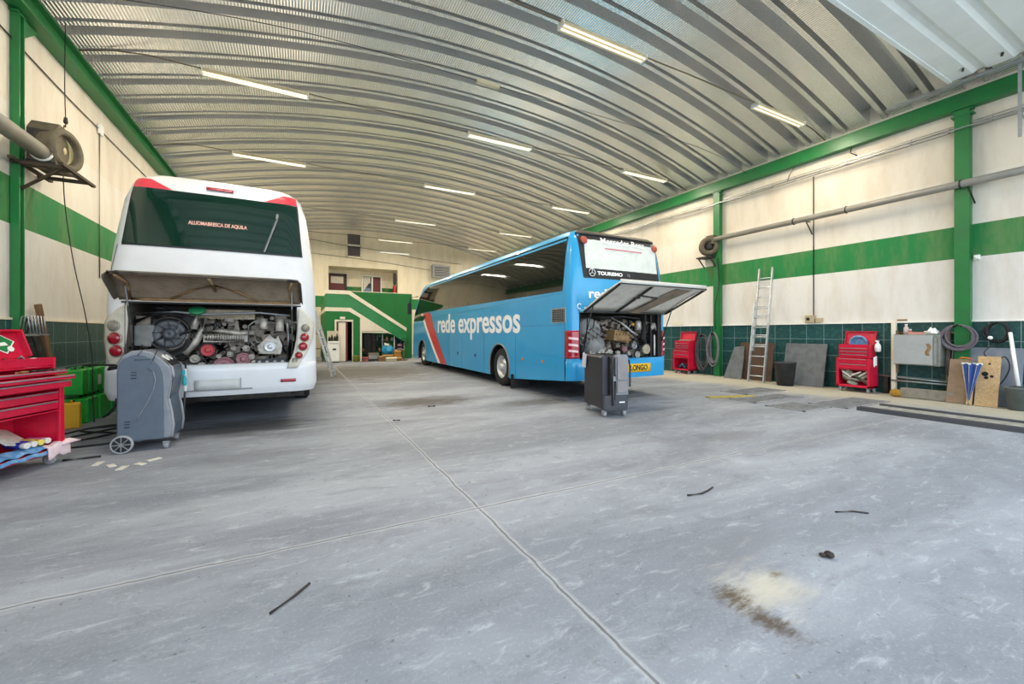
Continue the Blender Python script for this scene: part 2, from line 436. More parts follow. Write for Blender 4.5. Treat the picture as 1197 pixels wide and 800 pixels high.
# corrugated barrel roof
EZ, AZ = 6.50, 7.74
def arch_z(x): return EZ+(AZ-EZ)*(1-((x-4.25)/7.85)**2)
PROF=[(0,-.22),(.35,-.22),(.362,.06),(.43,.06),(.442,-.22),(.535,-.22),(.55,.18),(.77,.18),(.785,-.22)]
verts=[];faces=[];uvs=[]
NA=64; ys=[]
k=0; y=YF
while y<YB+.3:
    for (dy,dz) in PROF: ys.append((y+dy,dz))
    y+=.8
mb=MB()
cx=[XL-.1+(XR-XL+.2)*i/NA for i in range(NA+1)]
arc=[0]
for i in range(NA): arc.append(arc[-1]+math.hypot(cx[i+1]-cx[i],arch_z(cx[i+1])-arch_z(cx[i])))
me=bpy.data.meshes.new('ceiling')
vs=[(x,yy,arch_z(x)+.1+dz) for (yy,dz) in ys for x in cx]
n1=NA+1
fs=[(j*n1+i,j*n1+i+1,(j+1)*n1+i+1,(j+1)*n1+i) for j in range(len(ys)-1) for i in range(NA)]
me.from_pydata(vs,[],fs); me.materials.append(SHEET)
uvl=me.uv_layers.new(name='UVMap')
for p in me.polygons:
    for li,vi in zip(p.loop_indices,p.vertices): uvl.data[li].uv=(arc[vi%n1],ys[vi//n1][0])
ce=bpy.data.objects.new('ceiling',me); COL.objects.link(ce); struct(ce,'barrel roof of corrugated zinc sheet','ceiling')
# eave beams and pillars
def ibeam(mb,x0,x1,y0,y1,z0,z1,t=.03):
    mb.box(x0,x1,y0,y1,z1-t,z1); mb.box(x0,x1,y0,y1,z0,z0+t); xm=(x0+x1)/2; mb.box(xm-.02,xm+.02,y0,y1,z0+t,z1-t)
mb=MB(); ibeam(mb,XL,XL+.22,YF,YB,5.95,6.27); struct(mb.build('trim_1',GREENST),'green steel eave beam along the left wall','beam')
mb=MB(); ibeam(mb,XR-.2,XR,YF,YB,5.94,6.26); mb.box(XR-.19,XR-.17,YF,YB,5.96,6.24); struct(mb.build('trim_2',GREENST),'green steel eave beam along the right wall','beam')
def pillar(x0,x1,y0,y1,z0,z1):
    mb=MB(); t=.02
    mb.box(x0,x1,y0,y0+t,z0,z1); mb.box(x0,x1,y1-t,y1,z0,z1); xm=(x0+x1)/2; mb.box(xm-.01,xm+.01,y0+t,y1-t,z0,z1)
    mb.box(x0,x1,y0-.04,y1+.04,z1-.03,z1)
    return mb
mb=pillar(XL+.01,XL+.10,8.32,8.45,0,5.93); mb.prism([(8.45,5.93),(8.85,5.93),(8.45,5.6)],'yz',XL+.05,XL+.07)
struct(mb.build('pillar',GREENST),'green steel pillar on the left wall beside the blower','pillar')
for (yy,w,lb) in ((3.2,.22,'green steel pillar on the right wall behind the hose coil and boards'),(8.72,.22,'green steel pillar on the right wall carrying the small blower')):
    mb=pillar(XR-.17,XR-.03,yy-w/2,yy+w/2,0,5.93); mb.box(XR-.175,XR-.16,yy-w/2,yy+w/2,0,5.93)
    mb.box(XR-.18,XR-.03,yy-.16,yy+.16,5.8,5.83)
    struct(mb.build('pillar',GREENST),lb,'pillar')

# mezzanine, stair and little room at the back
SY=21.3
rm=T('stair_block','green and cream stair and landing built over a small room','stairs',(2.9,SY,0)); rm['kind']='structure'
mb=MB()
DX0,DX1,DZ=1.57,2.27,1.93
mb.box(1.10,DX0,SY,SY+.12,0,2.42); mb.box(DX1,2.64,SY,SY+.12,0,2.42); mb.box(DX0,DX1,SY,SY+.12,DZ,2.42)
mb.box(1.10,1.22,SY+.12,YB,0,2.42); mb.box(2.56,2.64,SY+.12,22.6,0,2.42)
mb.build('room_wall',LOWG,rm,world=True)
mb=MB(); mb.box(1.1,2.3,SY,YB,2.42,2.6); mb.box(2.3,5.5,22.72,YB,2.42,2.6); mb.build('landing_slab',CREAM,rm,world=True)
mb=MB(); mb.prism([(1.10,2.60),(2.14,2.60),(4.9,.86),(4.9,1.50),(2.106,3.25),(1.10,3.25)],'xz',SY,SY+.10); mb.box(1.10,1.2,SY+.1,YB-.4,2.6,3.25); mb.build('parapet',GREENP,rm,world=True)
mb=MB(); mb.prism([(1.08,3.25),(2.106,3.25),(4.9,1.47),(4.9,1.64),(2.16,3.43),(1.08,3.43)],'xz',SY-.03,SY+.13); mb.build('coping',CREAM,rm,world=True)
mb=MB(); mb.prism([(1.08,2.42),(2.14,2.42),(3.78,1.46),(4.2,1.30),(2.20,2.605),(1.08,2.605)],'xz',SY-.012,SY+.02); mb.build('stringer_band',CREAM,rm,world=True)
mb=MB(); mb.prism([(2.64,1.48),(3.76,1.48),(2.64,2.14)],'xz',SY-.004,SY+.10); mb.build('soffit_panel',CREAM,rm,world=True)
mb=MB(); mb.prism([(2.64,1.46),(4.9,1.46),(4.9,1.36),(2.64,1.40)],'xz',SY+.02,22.5); mb.box(2.62,2.72,SY,SY+.1,0,2.0); mb.build('soffit_slab',CREAM,rm,world=True)
mb=MB(); mb.box(2.14,5.5,22.6,22.72,0,3.55); mb.build('stair_wall',LOWG,rm,world=True)
n=12
mb=MB()
for i in range(n):
    x=2.3+2.7*i/n; z=2.42-2.42*(i+1)/(n+0); mb.box(x,x+.25,SY+.1,22.6,z+.1-.1,z+.02)
mb.build('stair_tread',CONCRETE,rm,world=True)
# dark sheet: shade of the unlit room put into its colour
mb=MB(); mb.box(1.24,2.55,SY+1.2,SY+1.25,0,2.4); mb.build('room_shade_sheet',DARKROOM,rm,world=True)
d1=T('door_1','cream sliding door half open in the green room wall','door',(1.9,SY-.05,0)); d1['kind']='structure'
mb=MB(); mb.box(1.49,DX0,SY-.06,SY+.1,0,2.02); mb.box(DX1,DX1+.05,SY-.04,SY+.1,0,1.96); mb.box(1.49,DX1+.05,SY-.05,SY+.1,1.93,2.02); mb.build('door_frame',CREAM,d1,.008,world=True)
mb=MB(); mb.box(1.66,1.98,SY+.0,SY+.05,.02,1.9); mb.build('door_leaf',CREAM,d1,.005,world=True)
mb=MB(); mb.box(1.60,1.655,SY-.01,SY+.06,.02,1.92); mb.box(1.985,2.07,SY+.0,SY+.06,.02,1.92); mb.build('door_jamb',REDDOOR,d1,world=True)
mb=MB(); mb.box(1.72,1.95,SY-.11,SY-.06,2.04,2.16); tag(mb.build('wall_sign',CREAM,None,.005),'small cream plate above the sliding door','sign')
# upper door and window in recess
d2=T('door_2','maroon door with a pale upper pane on the mezzanine','door',(2.0,27.9,2.6)); d2['kind']='structure'
mb=MB(); mb.box(1.58,2.62,27.9,28.0,2.6,5.0); mb.build('door_leaf',REDDOOR,d2,world=True)
mb=MB(); mb.box(1.55,1.66,27.84,28.0,2.6,5.1); mb.box(2.52,2.66,27.84,28,2.6,5.1); mb.box(1.55,2.66,27.84,28,4.98,5.1); mb.build('door_frame',DARKM,d2,world=True)
mb=MB(); mb.box(1.74,2.46,27.86,27.9,4.5,4.92); mb.build('upper_pane',PAPER,d2,world=True)
w1=T('window_1','white sliding window half open on the mezzanine','window',(4.2,27.9,3.9)); w1['kind']='structure'
mb=MB()
x0,x1,z0,z1=3.55,4.80,3.95,5.1
mb.box(x0,x1,27.85,28,z0,z0+.07); mb.box(x0,x1,27.85,28,z1-.07,z1); mb.box(x0,x0+.07,27.85,28,z0,z1); mb.box(x1-.07,x1,27.85,28,z0,z1); mb.box(4.16,4.24,27.84,28,z0,z1); mb.build('window_frame',FIXWHITE,w1,world=True)
mb=MB(); mb.box(x0+.07,4.16,27.93,27.95,z0+.07,z1-.07); mb.build('pane',GLASS,w1,world=True); mb=MB(); mb.box(4.24,x1-.07,27.96,27.98,z0+.07,z1-.07); mb.build('pane',REDDOOR,w1,world=True)
mb=MB(); mb.box(x0+.1,4.1,27.90,27.93,4.6,z1-.1); mb.prism([(x0+.1,4.6),(x0+.45,4.6),(x0+.1,4.05)],'xz',27.90,27.93); mb.build('paper_sheet',PAPER,w1,world=True)
w2=T('window_2','tall two-pane window high on the end wall','window',(2.9,26.45,5.9)); w2['kind']='structure'
x0,x1,z0,z1=2.50,3.36,5.93,7.44
mb=MB(); 
for a in ((x0,x1,z0,z0+.09),(x0,x1,z1-.09,z1),(x0,x0+.07,z0,z1),(x1-.07,x1,z0,z1),(x0,x1,6.62,6.73)): mb.box(a[0],a[1],26.42,26.5,a[2],a[3])
mb.build('window_frame',CREAM,w2,world=True)
for (a,b_) in ((z0+.09,6.62),(6.73,z1-.09)):
    mb=MB(); mb.box(x0+.07,x1-.07,26.46,26.49,a,b_); mb.build('pane',M('brown_pane','46362c',.25,0,'33261f',.5),w2,world=True)

# ------------------------------------------------------------------ coaches
def interp(tab,z):
    if z<=tab[0][0]: return tab[0][1]
    for (a,va),(b,vb) in zip(tab,tab[1:]):
        if z<=b: return va+(vb-va)*(z-a)/(b-a)
    return tab[-1][1]
class Coach:
    def __init__(s,wt,yt,ft,rr,bulge,rfr=.45):
        s.wt=wt;s.yt=yt;s.ft=ft;s.rr=rr;s.bulge=bulge;s.rfr=rfr
    def w(s,z): return interp(s.wt,z)
    def rear(s,x,z,off=0):
        w=s.w(z); y=interp(s.yt,z)+s.bulge*(min(abs(x),w-s.rr)/w)**2
        e=abs(x)-(w-s.rr)
        if e>0: y+=s.rr-math.sqrt(max(0,s.rr**2-min(e,s.rr)**2))
        return y
    def rp(s,x,z,off=0):
        """point on the rear skin, moved outwards by off"""
        e=.004
        p=Vector((x,s.rear(x,z),z)); px=Vector((x+e,s.rear(x+e,z),z))-Vector((x-e,s.rear(x-e,z),z)); pz=Vector((x,s.rear(x,z+e),z+e))-Vector((x,s.rear(x,z-e),z-e))
        n=px.cross(pz).normalized()
        if n.y>0: n=-n
        return p+n*off, n
    def ring(s,z):
        w=s.w(z); y0=interp(s.yt,z); y1=interp(s.ft,z); rr=s.rr; q=s.rfr; out=[]; cat=[]
        yb=y0+s.bulge*((w-rr)/w)**2
        for i in range(13):
            x=-(w-rr)+2*(w-rr)*i/12; out.append((x,y0+s.bulge*(x/w)**2)); cat.append('rear')
        cat[-1]='corner'
        for i in range(1,9):
            a=PI/2*i/8; out.append((w-rr+rr*math.sin(a),yb+rr-rr*math.cos(a))); cat.append('corner')
        cat[-1]='side'
        out.append((w,y1-q)); cat.append('fcorner')
        for i in range(1,7):
            a=PI/2*i/6; out.append((w-q+q*math.cos(a),y1-q+q*math.sin(a))); cat.append('fcorner')
        cat[-1]='front'
        for i in range(1,7):
            out.append((w-q-2*(w-q)*i/6,y1)); cat.append('front')
        cat[-1]='fcorner'
        for i in range(1,7):
            a=PI/2*i/6; out.append((-(w-q)-q*math.sin(a),y1-q+q*math.cos(a))); cat.append('fcorner')
        cat[-1]='side'
        out.append((-w,yb+rr)); cat.append('corner')
        for i in range(1,8):
            a=PI/2*i/8; out.append((-w+rr-rr*math.cos(a),yb+rr-rr*math.sin(a))); cat.append('corner')
        s.cat=cat
        return [(x,y,z) for x,y in out]
    def band(s,mb,zs,skip=(),zb=None):
        rings=[s.ring(z) for z in zs]
        if zb: rings[0]=[(x,y,zb(y)) for x,y,z in rings[0]]
        n=len(rings[0]); vs=[p for r in rings for p in r]; fs=[]
        for j in range(len(zs)-1):
            for i in range(n):
                if s.cat[i] in skip: continue
                k=(i+1)%n; fs.append((j*n+i,j*n+k,(j+1)*n+k,(j+1)*n+i))
        mb.add(vs,fs,True); return rings
    def patch(s,mb,cor,off=.006,nu=14,nv=8,th=None):
        """cor: [(x,z) bottom-left, bottom-right, top-right, top-left] on the rear skin"""
        a,b,c,d=cor
        def fn(u,v):
            x=(a[0]*(1-u)+b[0]*u)*(1-v)+(d[0]*(1-u)+c[0]*u)*v; z=(a[1]*(1-u)+b[1]*u)*(1-v)+(d[1]*(1-u)+c[1]*u)*v
            return s.rp(x,z,off)[0]
        mb.grid(fn,nu,nv)
def side_panel(mb,x,yb,yf,zb,zt,arches,ra,zc):
    """flat flank sheet with round wheel arches cut from its lower edge"""
    pts=[]; y=yb; pts.append((yb,zb(yb)))
    for c in arches:
        h=zb(c)-zc; hh=math.sqrt(max(.01,ra*ra-h*h)); a0=math.atan2(h,-hh)%(2*PI); a1=math.atan2(h,hh)
        pts.append(((yb+c-hh)/2,zb((yb+c-hh)/2)))
        for i in range(19):
            a=a0+(a1-a0)*i/18; pts.append((c+ra*math.cos(a),zc+ra*math.sin(a)))
        yb=c+hh
    pts.append((yf,zb(yf))); pts.append((yf,zt)); pts.append((pts[0][0],zt))
    mb.add([(x,p[0],p[1]) for p in pts],[list(range(len(pts)))])
def wheel(parent,x,y,r,side):
    """side -1: outer face towards -x"""
    mb=MB(); w=.29; d=side
    mb.lathe([(r*.6,0),(r*.93,0),(r,.04),(r,w-.04),(r*.93,w),(r*.6,w)],(x,y,r),(-d,0,0),36,cap=False)
    t=mb.build('tyre',RUBBER,parent)
    mb=MB(); mb.lathe([(r*.62,.02),(r*.60,.03),(r*.56,.10),(r*.40,.12),(r*.34,.05),(r*.20,.03),(r*.18,-.03),(r*.12,-.05),(.001,-.05)],(x,y,r),(-d,0,0),32,cap=False)
    for i in range(10):
        a=2*PI*i/10; c=(x-d*.035,y+r*.27*math.cos(a),r+r*.27*math.sin(a)); mb.cyl(c,(c[0]+d*.03,c[1],c[2]),.018,n=8)
    mb.build('rim',ALU,t)
    return t

def disc(parent,name,mat,c,r,th,axis=(0,-1,0),prof=None,n=28):
    mb=MB(); prof=prof or [(r,0),(r,th*.8),(r*.9,th),(r*.75,th*.6),(r*.45,th*.6),(r*.4,th*1.1),(.001,th*1.1)]
    mb.lathe(prof,c,axis,n,cap=False); return mb.build(name,mat,parent)

# ---- white coach: rear towards the camera
WC=T('white_coach','white coach parked on the left with its rear engine hatch raised','coach',(-1.03,7.1,0))
cw=Coach([(.5,1.24),(.62,1.275),(2.0,1.26),(2.6,1.21),(3.25,1.13),(3.5,1.055),(3.58,1.0),(3.66,.9),(3.70,.75),(3.715,.55)],
         [(.5,.02),(.60,-.03),(.93,-.03),(.95,.02),(1.8,.02),(2.6,.09),(3.3,.2),(3.5,.25),(3.58,.30),(3.66,.42),(3.70,.6),(3.715,.9)],
         [(.5,11.3),(1.5,11.3),(3.2,10.7),(3.715,10.0)],.27,.05)
mb=MB(); zb0=lambda y:.5
cw.band(mb,[.95,1.1,1.3,1.5,1.8],skip=('rear','side'))
cw.band(mb,[1.8,2.0,2.3,2.6,2.9,3.25,3.5,3.54,3.58,3.62,3.66,3.70,3.715])
r=cw.ring(3.715); mb.add(r,[list(range(len(r)))])
cw.band(mb,[.95,1.3,1.8],skip=('rear','corner','fcorner','front'))
mb.build('body',WHITEP,WC)
mb=MB(); cw.band(mb,[.5,.56,.62,.85,.93,.95],skip=('side',)); 
rg=[p for p in cw.ring(.95) if p[1]<.4]; rg.sort(key=lambda p:p[0]); 
mb.add([p for p in rg]+[(p[0],.5,.95) for p in rg],[(i,i+1,len(rg)+i+1,len(rg)+i) for i in range(len(rg)-1)])
for x in (-1.25,1.25): side_panel(mb,x,.27,10.85,lambda y:.5,.95,[2.9,9.3],.55,.5)
mb.build('bumper',WHITEP,WC)
mb=MB(); 
for x in (-1.0,1.0): mb.add([(x,.0,.9),(x,1.2,.9),(x,1.2,1.82),(x,0,1.82)],[(0,1,2,3)])
mb.add([(-1,1.2,.9),(1,1.2,.9),(1,1.2,1.82),(-1,1.2,1.82)],[(0,1,2,3)])
mb.add([(-1,.0,.9),(1,.0,.9),(1,1.2,.9),(-1,1.2,.9)],[(0,1,2,3)]); mb.add([(-1,.06,1.82),(1,.06,1.82),(1,1.2,1.82),(-1,1.2,1.82)],[(0,1,2,3)])
mb.build('engine_bay',BAYM,WC)
mb=MB(); mb.box(-1.1,1.1,.6,10.5,.35,.55); mb.box(-.4,.9,.3,.6,.42,.5); mb.build('chassis',DARKM,WC)
for y in (2.9,9.3):
    for sd in (-1,1): wheel(WC,sd*1.22,y,.5,sd)
# rear window, red corners, high brake lamp
mb=MB(); cw.patch(mb,[(-1.06,2.60),(1.055,2.60),(.985,3.40),(-.985,3.40)],.008,24,8); mb.build('rear_window',GLASSG,WC)
mb=MB(); cw.patch(mb,[(-1.075,2.585),(-1.05,2.585),(-.975,3.41),(-1.0,3.41)],.006,2,8); cw.patch(mb,[(1.045,2.585),(1.07,2.585),(1.0,3.41),(.97,3.41)],.006,2,8)
cw.patch(mb,[(-1.07,2.575),(1.07,2.575),(1.07,2.605),(-1.07,2.605)],.006,24,1); mb.build('window_gasket',BLACK,WC)
for sg in (-1,1):
    mb=MB()
    c=[(sg*.99,3.405),(sg*.55,3.40),(sg*.80,3.535),(sg*.97,3.545)]
    if sg>0: c=[c[1],c[0],c[3],c[2]]
    cw.patch(mb,c,.014,10,6); mb.build('corner_marker',REDCORNER,WC)
mb=MB(); cw.patch(mb,[(-.17,3.47),(.16,3.47),(.16,3.51),(-.17,3.51)],.015,10,2); mb.build('high_brake_lamp',REDL,WC,solid=.01)
def wfn(x,y,z):
    xx=-.36+x; zz=2.93+y; p,nn=cw.rp(xx,zz,.012+z); return p
lettering('lettering','ALUOMABRESCA DE AQUILA',.075,(0,0,0),(1,0,0),(0,0,1),M('sticker_pale_red','f0b8a8',.5,0,'e08070',.5,20),WC,.002,.002,width=.70,fn=wfn)
# wiper
mb=MB(); p0,_=cw.rp(.56,2.6,.05); p1,_=cw.rp(.72,3.12,.05); mb.bar(p0,p1,.025,.02); p2,_=cw.rp(.73,3.2,.05); mb.bar(p1,p2,.06,.03); mb.build('wiper',STEEL,WC)
# tail light clusters
def cluster(sg,lamps):
    mb=MB()
    z=[.97,1.10,1.3,1.55,1.76] 
    inner={.97:1.10,1.10:1.03,1.3:.99,1.55:.97,1.76:.99} if sg<0 else {.86:.86,.97:.90,1.10:.95,1.3:.985,1.55:1.0,1.76:1.02}
    outer={.97:1.16,1.10:1.20,1.3:1.235,1.55:1.225,1.76:1.03} if sg<0 else {.86:1.0,.97:1.06,1.10:1.13,1.3:1.20,1.55:1.22,1.76:1.06}
    zs=sorted(inner); 
    def fn(u,v):
        t=v*(zs[-1]-zs[0])+zs[0]
        a=interp(sorted(inner.items()),t); b=interp(sorted(outer.items()),t)
        return cw.rp(sg*(a+(b-a)*u),t,.02)[0]
    mb.grid(fn,8,20); c=mb.build('tail_light_cluster',M('lamp_housing','cfc8b8',.4,0,'a89f8c',.6,6),WC,solid=.02)
    for (x,z,r,m,nm) in lamps:
        p,nn=cw.rp(x,z,.02); mb=MB(); mb.lathe([(r*1.12,0),(r*1.12,.018),(r*1.0,.022)],p,nn,24,cap=False); mb.build('bezel',M('bezel','a79f90',.4,.2),c)
        mb=MB(); mb.lathe([(r,.012),(r*.95,.03),(r*.7,.045),(r*.35,.052),(.001,.054)],p,nn,24,cap=False); mb.build(nm,m,c)
AMB=M('lamp_smoke','8f8678',.2,0,'6c6458',.5,6)
cluster(-1,[(-1.11,1.49,.068,AMB,'reversing_lamp'),(-1.10,1.325,.078,REDL,'brake_lamp'),(-1.08,1.16,.075,REDL,'brake_lamp')])
cluster(1,[(1.10,1.47,.058,AMB,'reversing_lamp'),(1.09,1.325,.062,REDL,'brake_lamp'),(1.07,1.185,.062,REDL,'brake_lamp'),(1.02,1.05,.05,REDL,'brake_lamp'),(.965,.945,.036,AMB,'fog_lamp')])
mb=MB(); cw.patch(mb,[(-.26,.60),(.26,.60),(.26,.735),(-.26,.735)],.012,8,2); mb.build('licence_plate',M('plate_blank','c9c9c6',.5,0,'b0b0ae',.5,5),WC,solid=.012)
mb=MB(); cw.patch(mb,[(-.34,.58),(.42,.58),(.42,.60),(-.34,.60)],.008,8,1); cw.patch(mb,[(.27,.6),(.285,.6),(.285,.75),(.27,.75)],.006,2,2); mb.build('plate_recess',GREYPL3,WC)
for sg in (-1,1):
    mb=MB(); cw.patch(mb,[(sg*.88-.1,.655),(sg*.88+.1,.655),(sg*.88+.1,.70),(sg*.88-.1,.70)],.012,6,2); mb.build('reflector',REDL,WC,solid=.012)
mb=MB(); cw.patch(mb,[(-1.05,1.795),(1.05,1.795),(1.05,1.815),(-1.05,1.815)],.005,20,1); cw.patch(mb,[(-1.2,2.22),(-1.19,2.22),(-1.12,2.58),(-1.13,2.58)],.003,2,6); mb.build('panel_seam',BLACK,WC)
# raised hatch (seen from beneath)
hy0,hz0,hy1,hz1=-.02,1.84,-.62,2.12
def hatch_fn(u,v):
    hw=(1.045-.03*v); x=-hw+2*hw*u
    rnd=max(0,abs(x)/hw-.86)/.14
    vv=min(v,1-.16*rnd**2) if v>.5 else v
    y=hy0+(hy1-hy0)*vv; z=hz0+(hz1-hz0)*vv + .10*math.sin(PI*vv)*1.0
    y-= .03*(1-(x/hw)**2)*vv
    return (x,y,z)
mb=MB(); mb.grid(hatch_fn,28,10); lid=mb.build('engine_hatch',[BROWNB],WC,solid=.03)
for sg in (0,1):
    mb=MB(); mb.grid(lambda u,v,sg=sg: (lambda p: (p[0]+(.03 if sg else -.03)*math.sin(PI*v*.5),p[1]-.02*v,p[2]-(.03+.11*math.sin(PI*min(1,u*1.05))**.6)*v))(hatch_fn(sg,.04+.9*u)),14,5); mb.build('hatch_flange',M('flange_dark','5f564a',.6),lid,solid=.012)
mb=MB()
def hp(x,v,dz=-.03):
    u=(x/(1.045-.03*v)+1)/2; p=hatch_fn(u,v); return (p[0],p[1],p[2]+dz)
for sg in (-1,1):
    mb.tube([hp(sg*.93,.06),hp(sg*.9,.45),hp(sg*.93,.9)],.018,8)
    mb.tube([hp(0,.45),hp(sg*.25,.3),hp(sg*.5,.08)],.016,6)
mb.tube([hp(-.92+.0*i+1.84*i/16,.05) for i in range(17)],.02,6); mb.tube([hp(0,.3),hp(0,.95)],.022,6)
mb.build('hatch_rib',TAN,lid)
mb=MB(); mb.tube([hp(-1.0+2.0*i/24,.97,0.0) for i in range(25)],.022,8); mb.build('hatch_seal',DARKM,lid)
for sg in (-1,1):
    mb=MB(); mb.tube([(sg*.93,.05,1.02),(sg*.93,-.02,1.5)],.014,8); mb.tube([(sg*.93,-.02,1.5),hp(sg*.93,.35)],.009,8); mb.build('gas_strut',STEEL,WC)

def engine(root,seed,bx0,bx1,y0,z0,z1,specs,hoses):
    rnd=random.Random(seed)
    mb=MB(); w=bx1-bx0
    for i in range(150):
        x=bx0+rnd.random()*w; z=z0+rnd.random()*(z1-z0)*.85; sx=.04+rnd.random()*.16; sz=.03+rnd.random()*.12
        mb.obox((x,y0+.25+rnd.random()*.3,z),(sx,.15+rnd.random()*.2,sz),Matrix.Rotation(rnd.uniform(-.4,.4),3,'Y'))
    for i in range(40):
        x=bx0+.1+rnd.random()*(w-.2); z=z0+.05+rnd.random()*(z1-z0)*.8; mb.cyl((x,y0+.35,z),(x,y0+.13+rnd.random()*.12,z),.012+rnd.random()*.03,n=10)
    eng=mb.build('engine',GREASE,root)
    mb=MB()
    for i in range(20):
        x=bx0+rnd.random()*w; z=z0+.1+rnd.random()*(z1-z0)*.8; pts=[]
        dx=rnd.uniform(-.5,.5); dz=rnd.uniform(-.35,.35)
        for k in range(9):
            t=k/8; pts.append((min(max(x+dx*t+.04*math.sin(5*t+i),bx0),bx1),y0+.2+.08*math.sin(7*t+i*2)-.05,min(max(z+dz*t+.06*math.sin(4*t+i),z0+.02),z1)))
        mb.tube(pts,.008+rnd.random()*.014,7)
    mb.build('hose',BLACK,eng)
    mb=MB()
    for i in range(14):
        x=bx0+rnd.random()*w; z=z0+.1+rnd.random()*(z1-z0)*.75; dx=rnd.uniform(-.4,.4); dz=rnd.uniform(-.2,.2)
        pts=[(min(max(x+dx*k/6,bx0),bx1),y0+.15+.06*math.sin(k+i),min(max(z+dz*k/6+.04*math.sin(k*1.3+i),z0+.02),z1)) for k in range(7)]
        mb.tube(pts,.007+rnd.random()*.008,6)
    mb.build('pipe',DULLALU,eng)
    return eng
# white coach engine (x local = hall X + 1.03)
eng=engine(WC,11,-.92,.95,.17,.93,1.74,None,None)
fx,fz=-.60,1.38
disc(eng,'fan_shroud',DARKM,(fx,.42,fz),.25,.1,prof=[(.25,0),(.25,.16),(.22,.17),(.21,.10),(.001,.10)])
disc(eng,'fan',M('fan_plastic','4a4d52',.45,.1,'6e6f72',.5,9),(fx,.30,fz),.19,.06,prof=[(.195,0),(.20,.03),(.17,.06),(.12,.035),(.10,.03),(.075,.05),(.07,.07),(.03,.08),(.001,.06)])
mb=MB()
for i in range(9):
    a=2*PI*i/9; mb.bar((fx+.08*math.cos(a),.245,fz+.08*math.sin(a)),(fx+.185*math.cos(a+.25),.25,fz+.185*math.sin(a+.25)),.02,.012)
mb.build('fan_blade',BLACK,eng)
mb=MB(); mb.prism([(-.98,1.22),(-.80,1.20),(-.72,1.42),(-.78,1.52),(-.98,1.50)],'xz',.25,.6); mb.build('air_duct',DUSTGREY,eng,.02)
mb=MB(); mb.prism([(-.62,1.55),(-.45,1.66),(-.30,1.62),(-.22,1.30),(-.30,1.22),(-.42,1.5)],'xz',.35,.5); mb.build('shroud_bracket',DARKM,eng,.01)
def pul(name,mat,x,z,r,y=.1,th=.05):
    return disc(eng,name,mat,(x,y+th,z),r,th,prof=[(r*.9,-.02),(r,0),(r,.008),(r*.93,.014),(r,.02),(r,.028),(r*.93,.034),(r,.04),(r*.97,.05),(r*.8,.05),(r*.75,.035),(r*.42,.035),(r*.38,.06),(r*.2,.065),(.001,.065)])
pul('pulley',PINKP,-.13,1.15,.09); pul('pulley',MAUVE,.295,1.01,.095); pul('crankshaft_pulley',MAUVE,.06,.90,.15,.12)
for (x,z,r_) in ((-.28,1.03,.06),(-.0,1.06,.032),(.135,1.085,.04),(.175,1.17,.032),(.40,1.04,.04),(-.2,.93,.05),(.33,1.17,.045),(.43,.95,.04)): pul('idler',DULLALU,x,z,r_,.08)
mb=MB(); 
def loop(c1,r1,c2,r2,y):
    (x1,z1),(x2,z2)=c1,c2; d=math.hypot(x2-x1,z2-z1); a=math.atan2(z2-z1,x2-x1); pts=[]
    off=math.acos(max(-1,min(1,(r1-r2)/d)))
    for i in range(15): t=a+off+(2*PI-2*off)*i/14; pts.append((x1+r1*math.cos(t),y,z1+r1*math.sin(t)))
    for i in range(15): t=a-off+2*off*i/14; pts.append((x2+r2*math.cos(t),y,z2+r2*math.sin(t)))
    return pts
mb.tube(loop((-.13,1.15),.095,(.06,.90),.155,.10),.011,6,True); mb.tube(loop((.295,1.01),.1,(.06,.90),.155,.115),.011,6,True); mb.tube(loop((-.28,1.03),.065,(-.13,1.15),.095,.085),.01,6,True); mb.build('drive_belt',RUBBER,eng)
mb=MB()
for i in range(16): mb.tube([(-.17+.03*i,.2,1.29-.002*i),(-.168+.03*i,.13,1.33),(-.165+.03*i,.2,1.375)],.013,6)
mb.box(-.2,.34,.2,.4,1.26,1.38); mb.build('intake_manifold',DULLALU,eng)
mb=MB(); mb.tube([(-.2,.2,1.40),(0,.17,1.43),(.25,.17,1.39),(.42,.2,1.40)],.035,10); mb.build('intake_pipe',DULLALU,eng)
mb=MB(); mb.box(-.27,.42,.30,.5,1.60,1.74)
for i in range(24): mb.box(-.265+.0285*i,-.255+.0285*i,.28,.31,1.605,1.735)
mb.build('radiator_fins',BEIGE,eng)
mb=MB(); mb.lathe([(.10,0),(.10,.03),(.085,.045),(.001,.05)],(-.27,.2,1.70),(0,-.5,.8)); mb.build('green_cap',M('green_cap','1f7a4a',.5),eng)
mb=MB(); mb.tube([(-.27,.24,1.70),(-.29,.2,1.55),(-.31,.2,1.45)],.045,12); mb.tube([(-.2,.26,1.6),(-.22,.22,1.42),(-.30,.22,1.25),(-.42,.2,1.1)],.05,12); mb.build('coolant_pipe',DULLALU,eng)
mb=MB(); mb.prism([(.48,1.08),(.78,1.06),(.80,1.2),(.74,1.36),(.70,1.30),(.62,1.38),(.54,1.28),(.46,1.2)],'xz',.12,.4); cmp_=mb.build('compressor',DULLALU,eng,.015)
disc(eng,'compressor_hub',ALU,(.635,.12,1.19),.075,.05)
mb=MB(); mb.prism([(.42,.88),(.86,.88),(.84,1.02),(.46,1.0)],'xz',.08,.12); 
eb=mb.build('engine_bracket',BLACK,eng)
mb=MB()
for x in (.5,.6,.7,.8): mb.cyl((x,.085,.96),(x,.07,.96),.022,n=12)
mb.build('bracket_bolt',STEEL,eb)
mb=MB()
for (x,z,h) in ((.55,1.45,.16),(.76,1.42,.18)): mb=MB(); mb.lathe([(.05,0),(.06,.01),(.06,h*.7),(.05,h*.75),(.055,h),(.001,h)],(x,.16,z),(0,0,1),18); mb.build('filter_canister',DULLALU,eng)
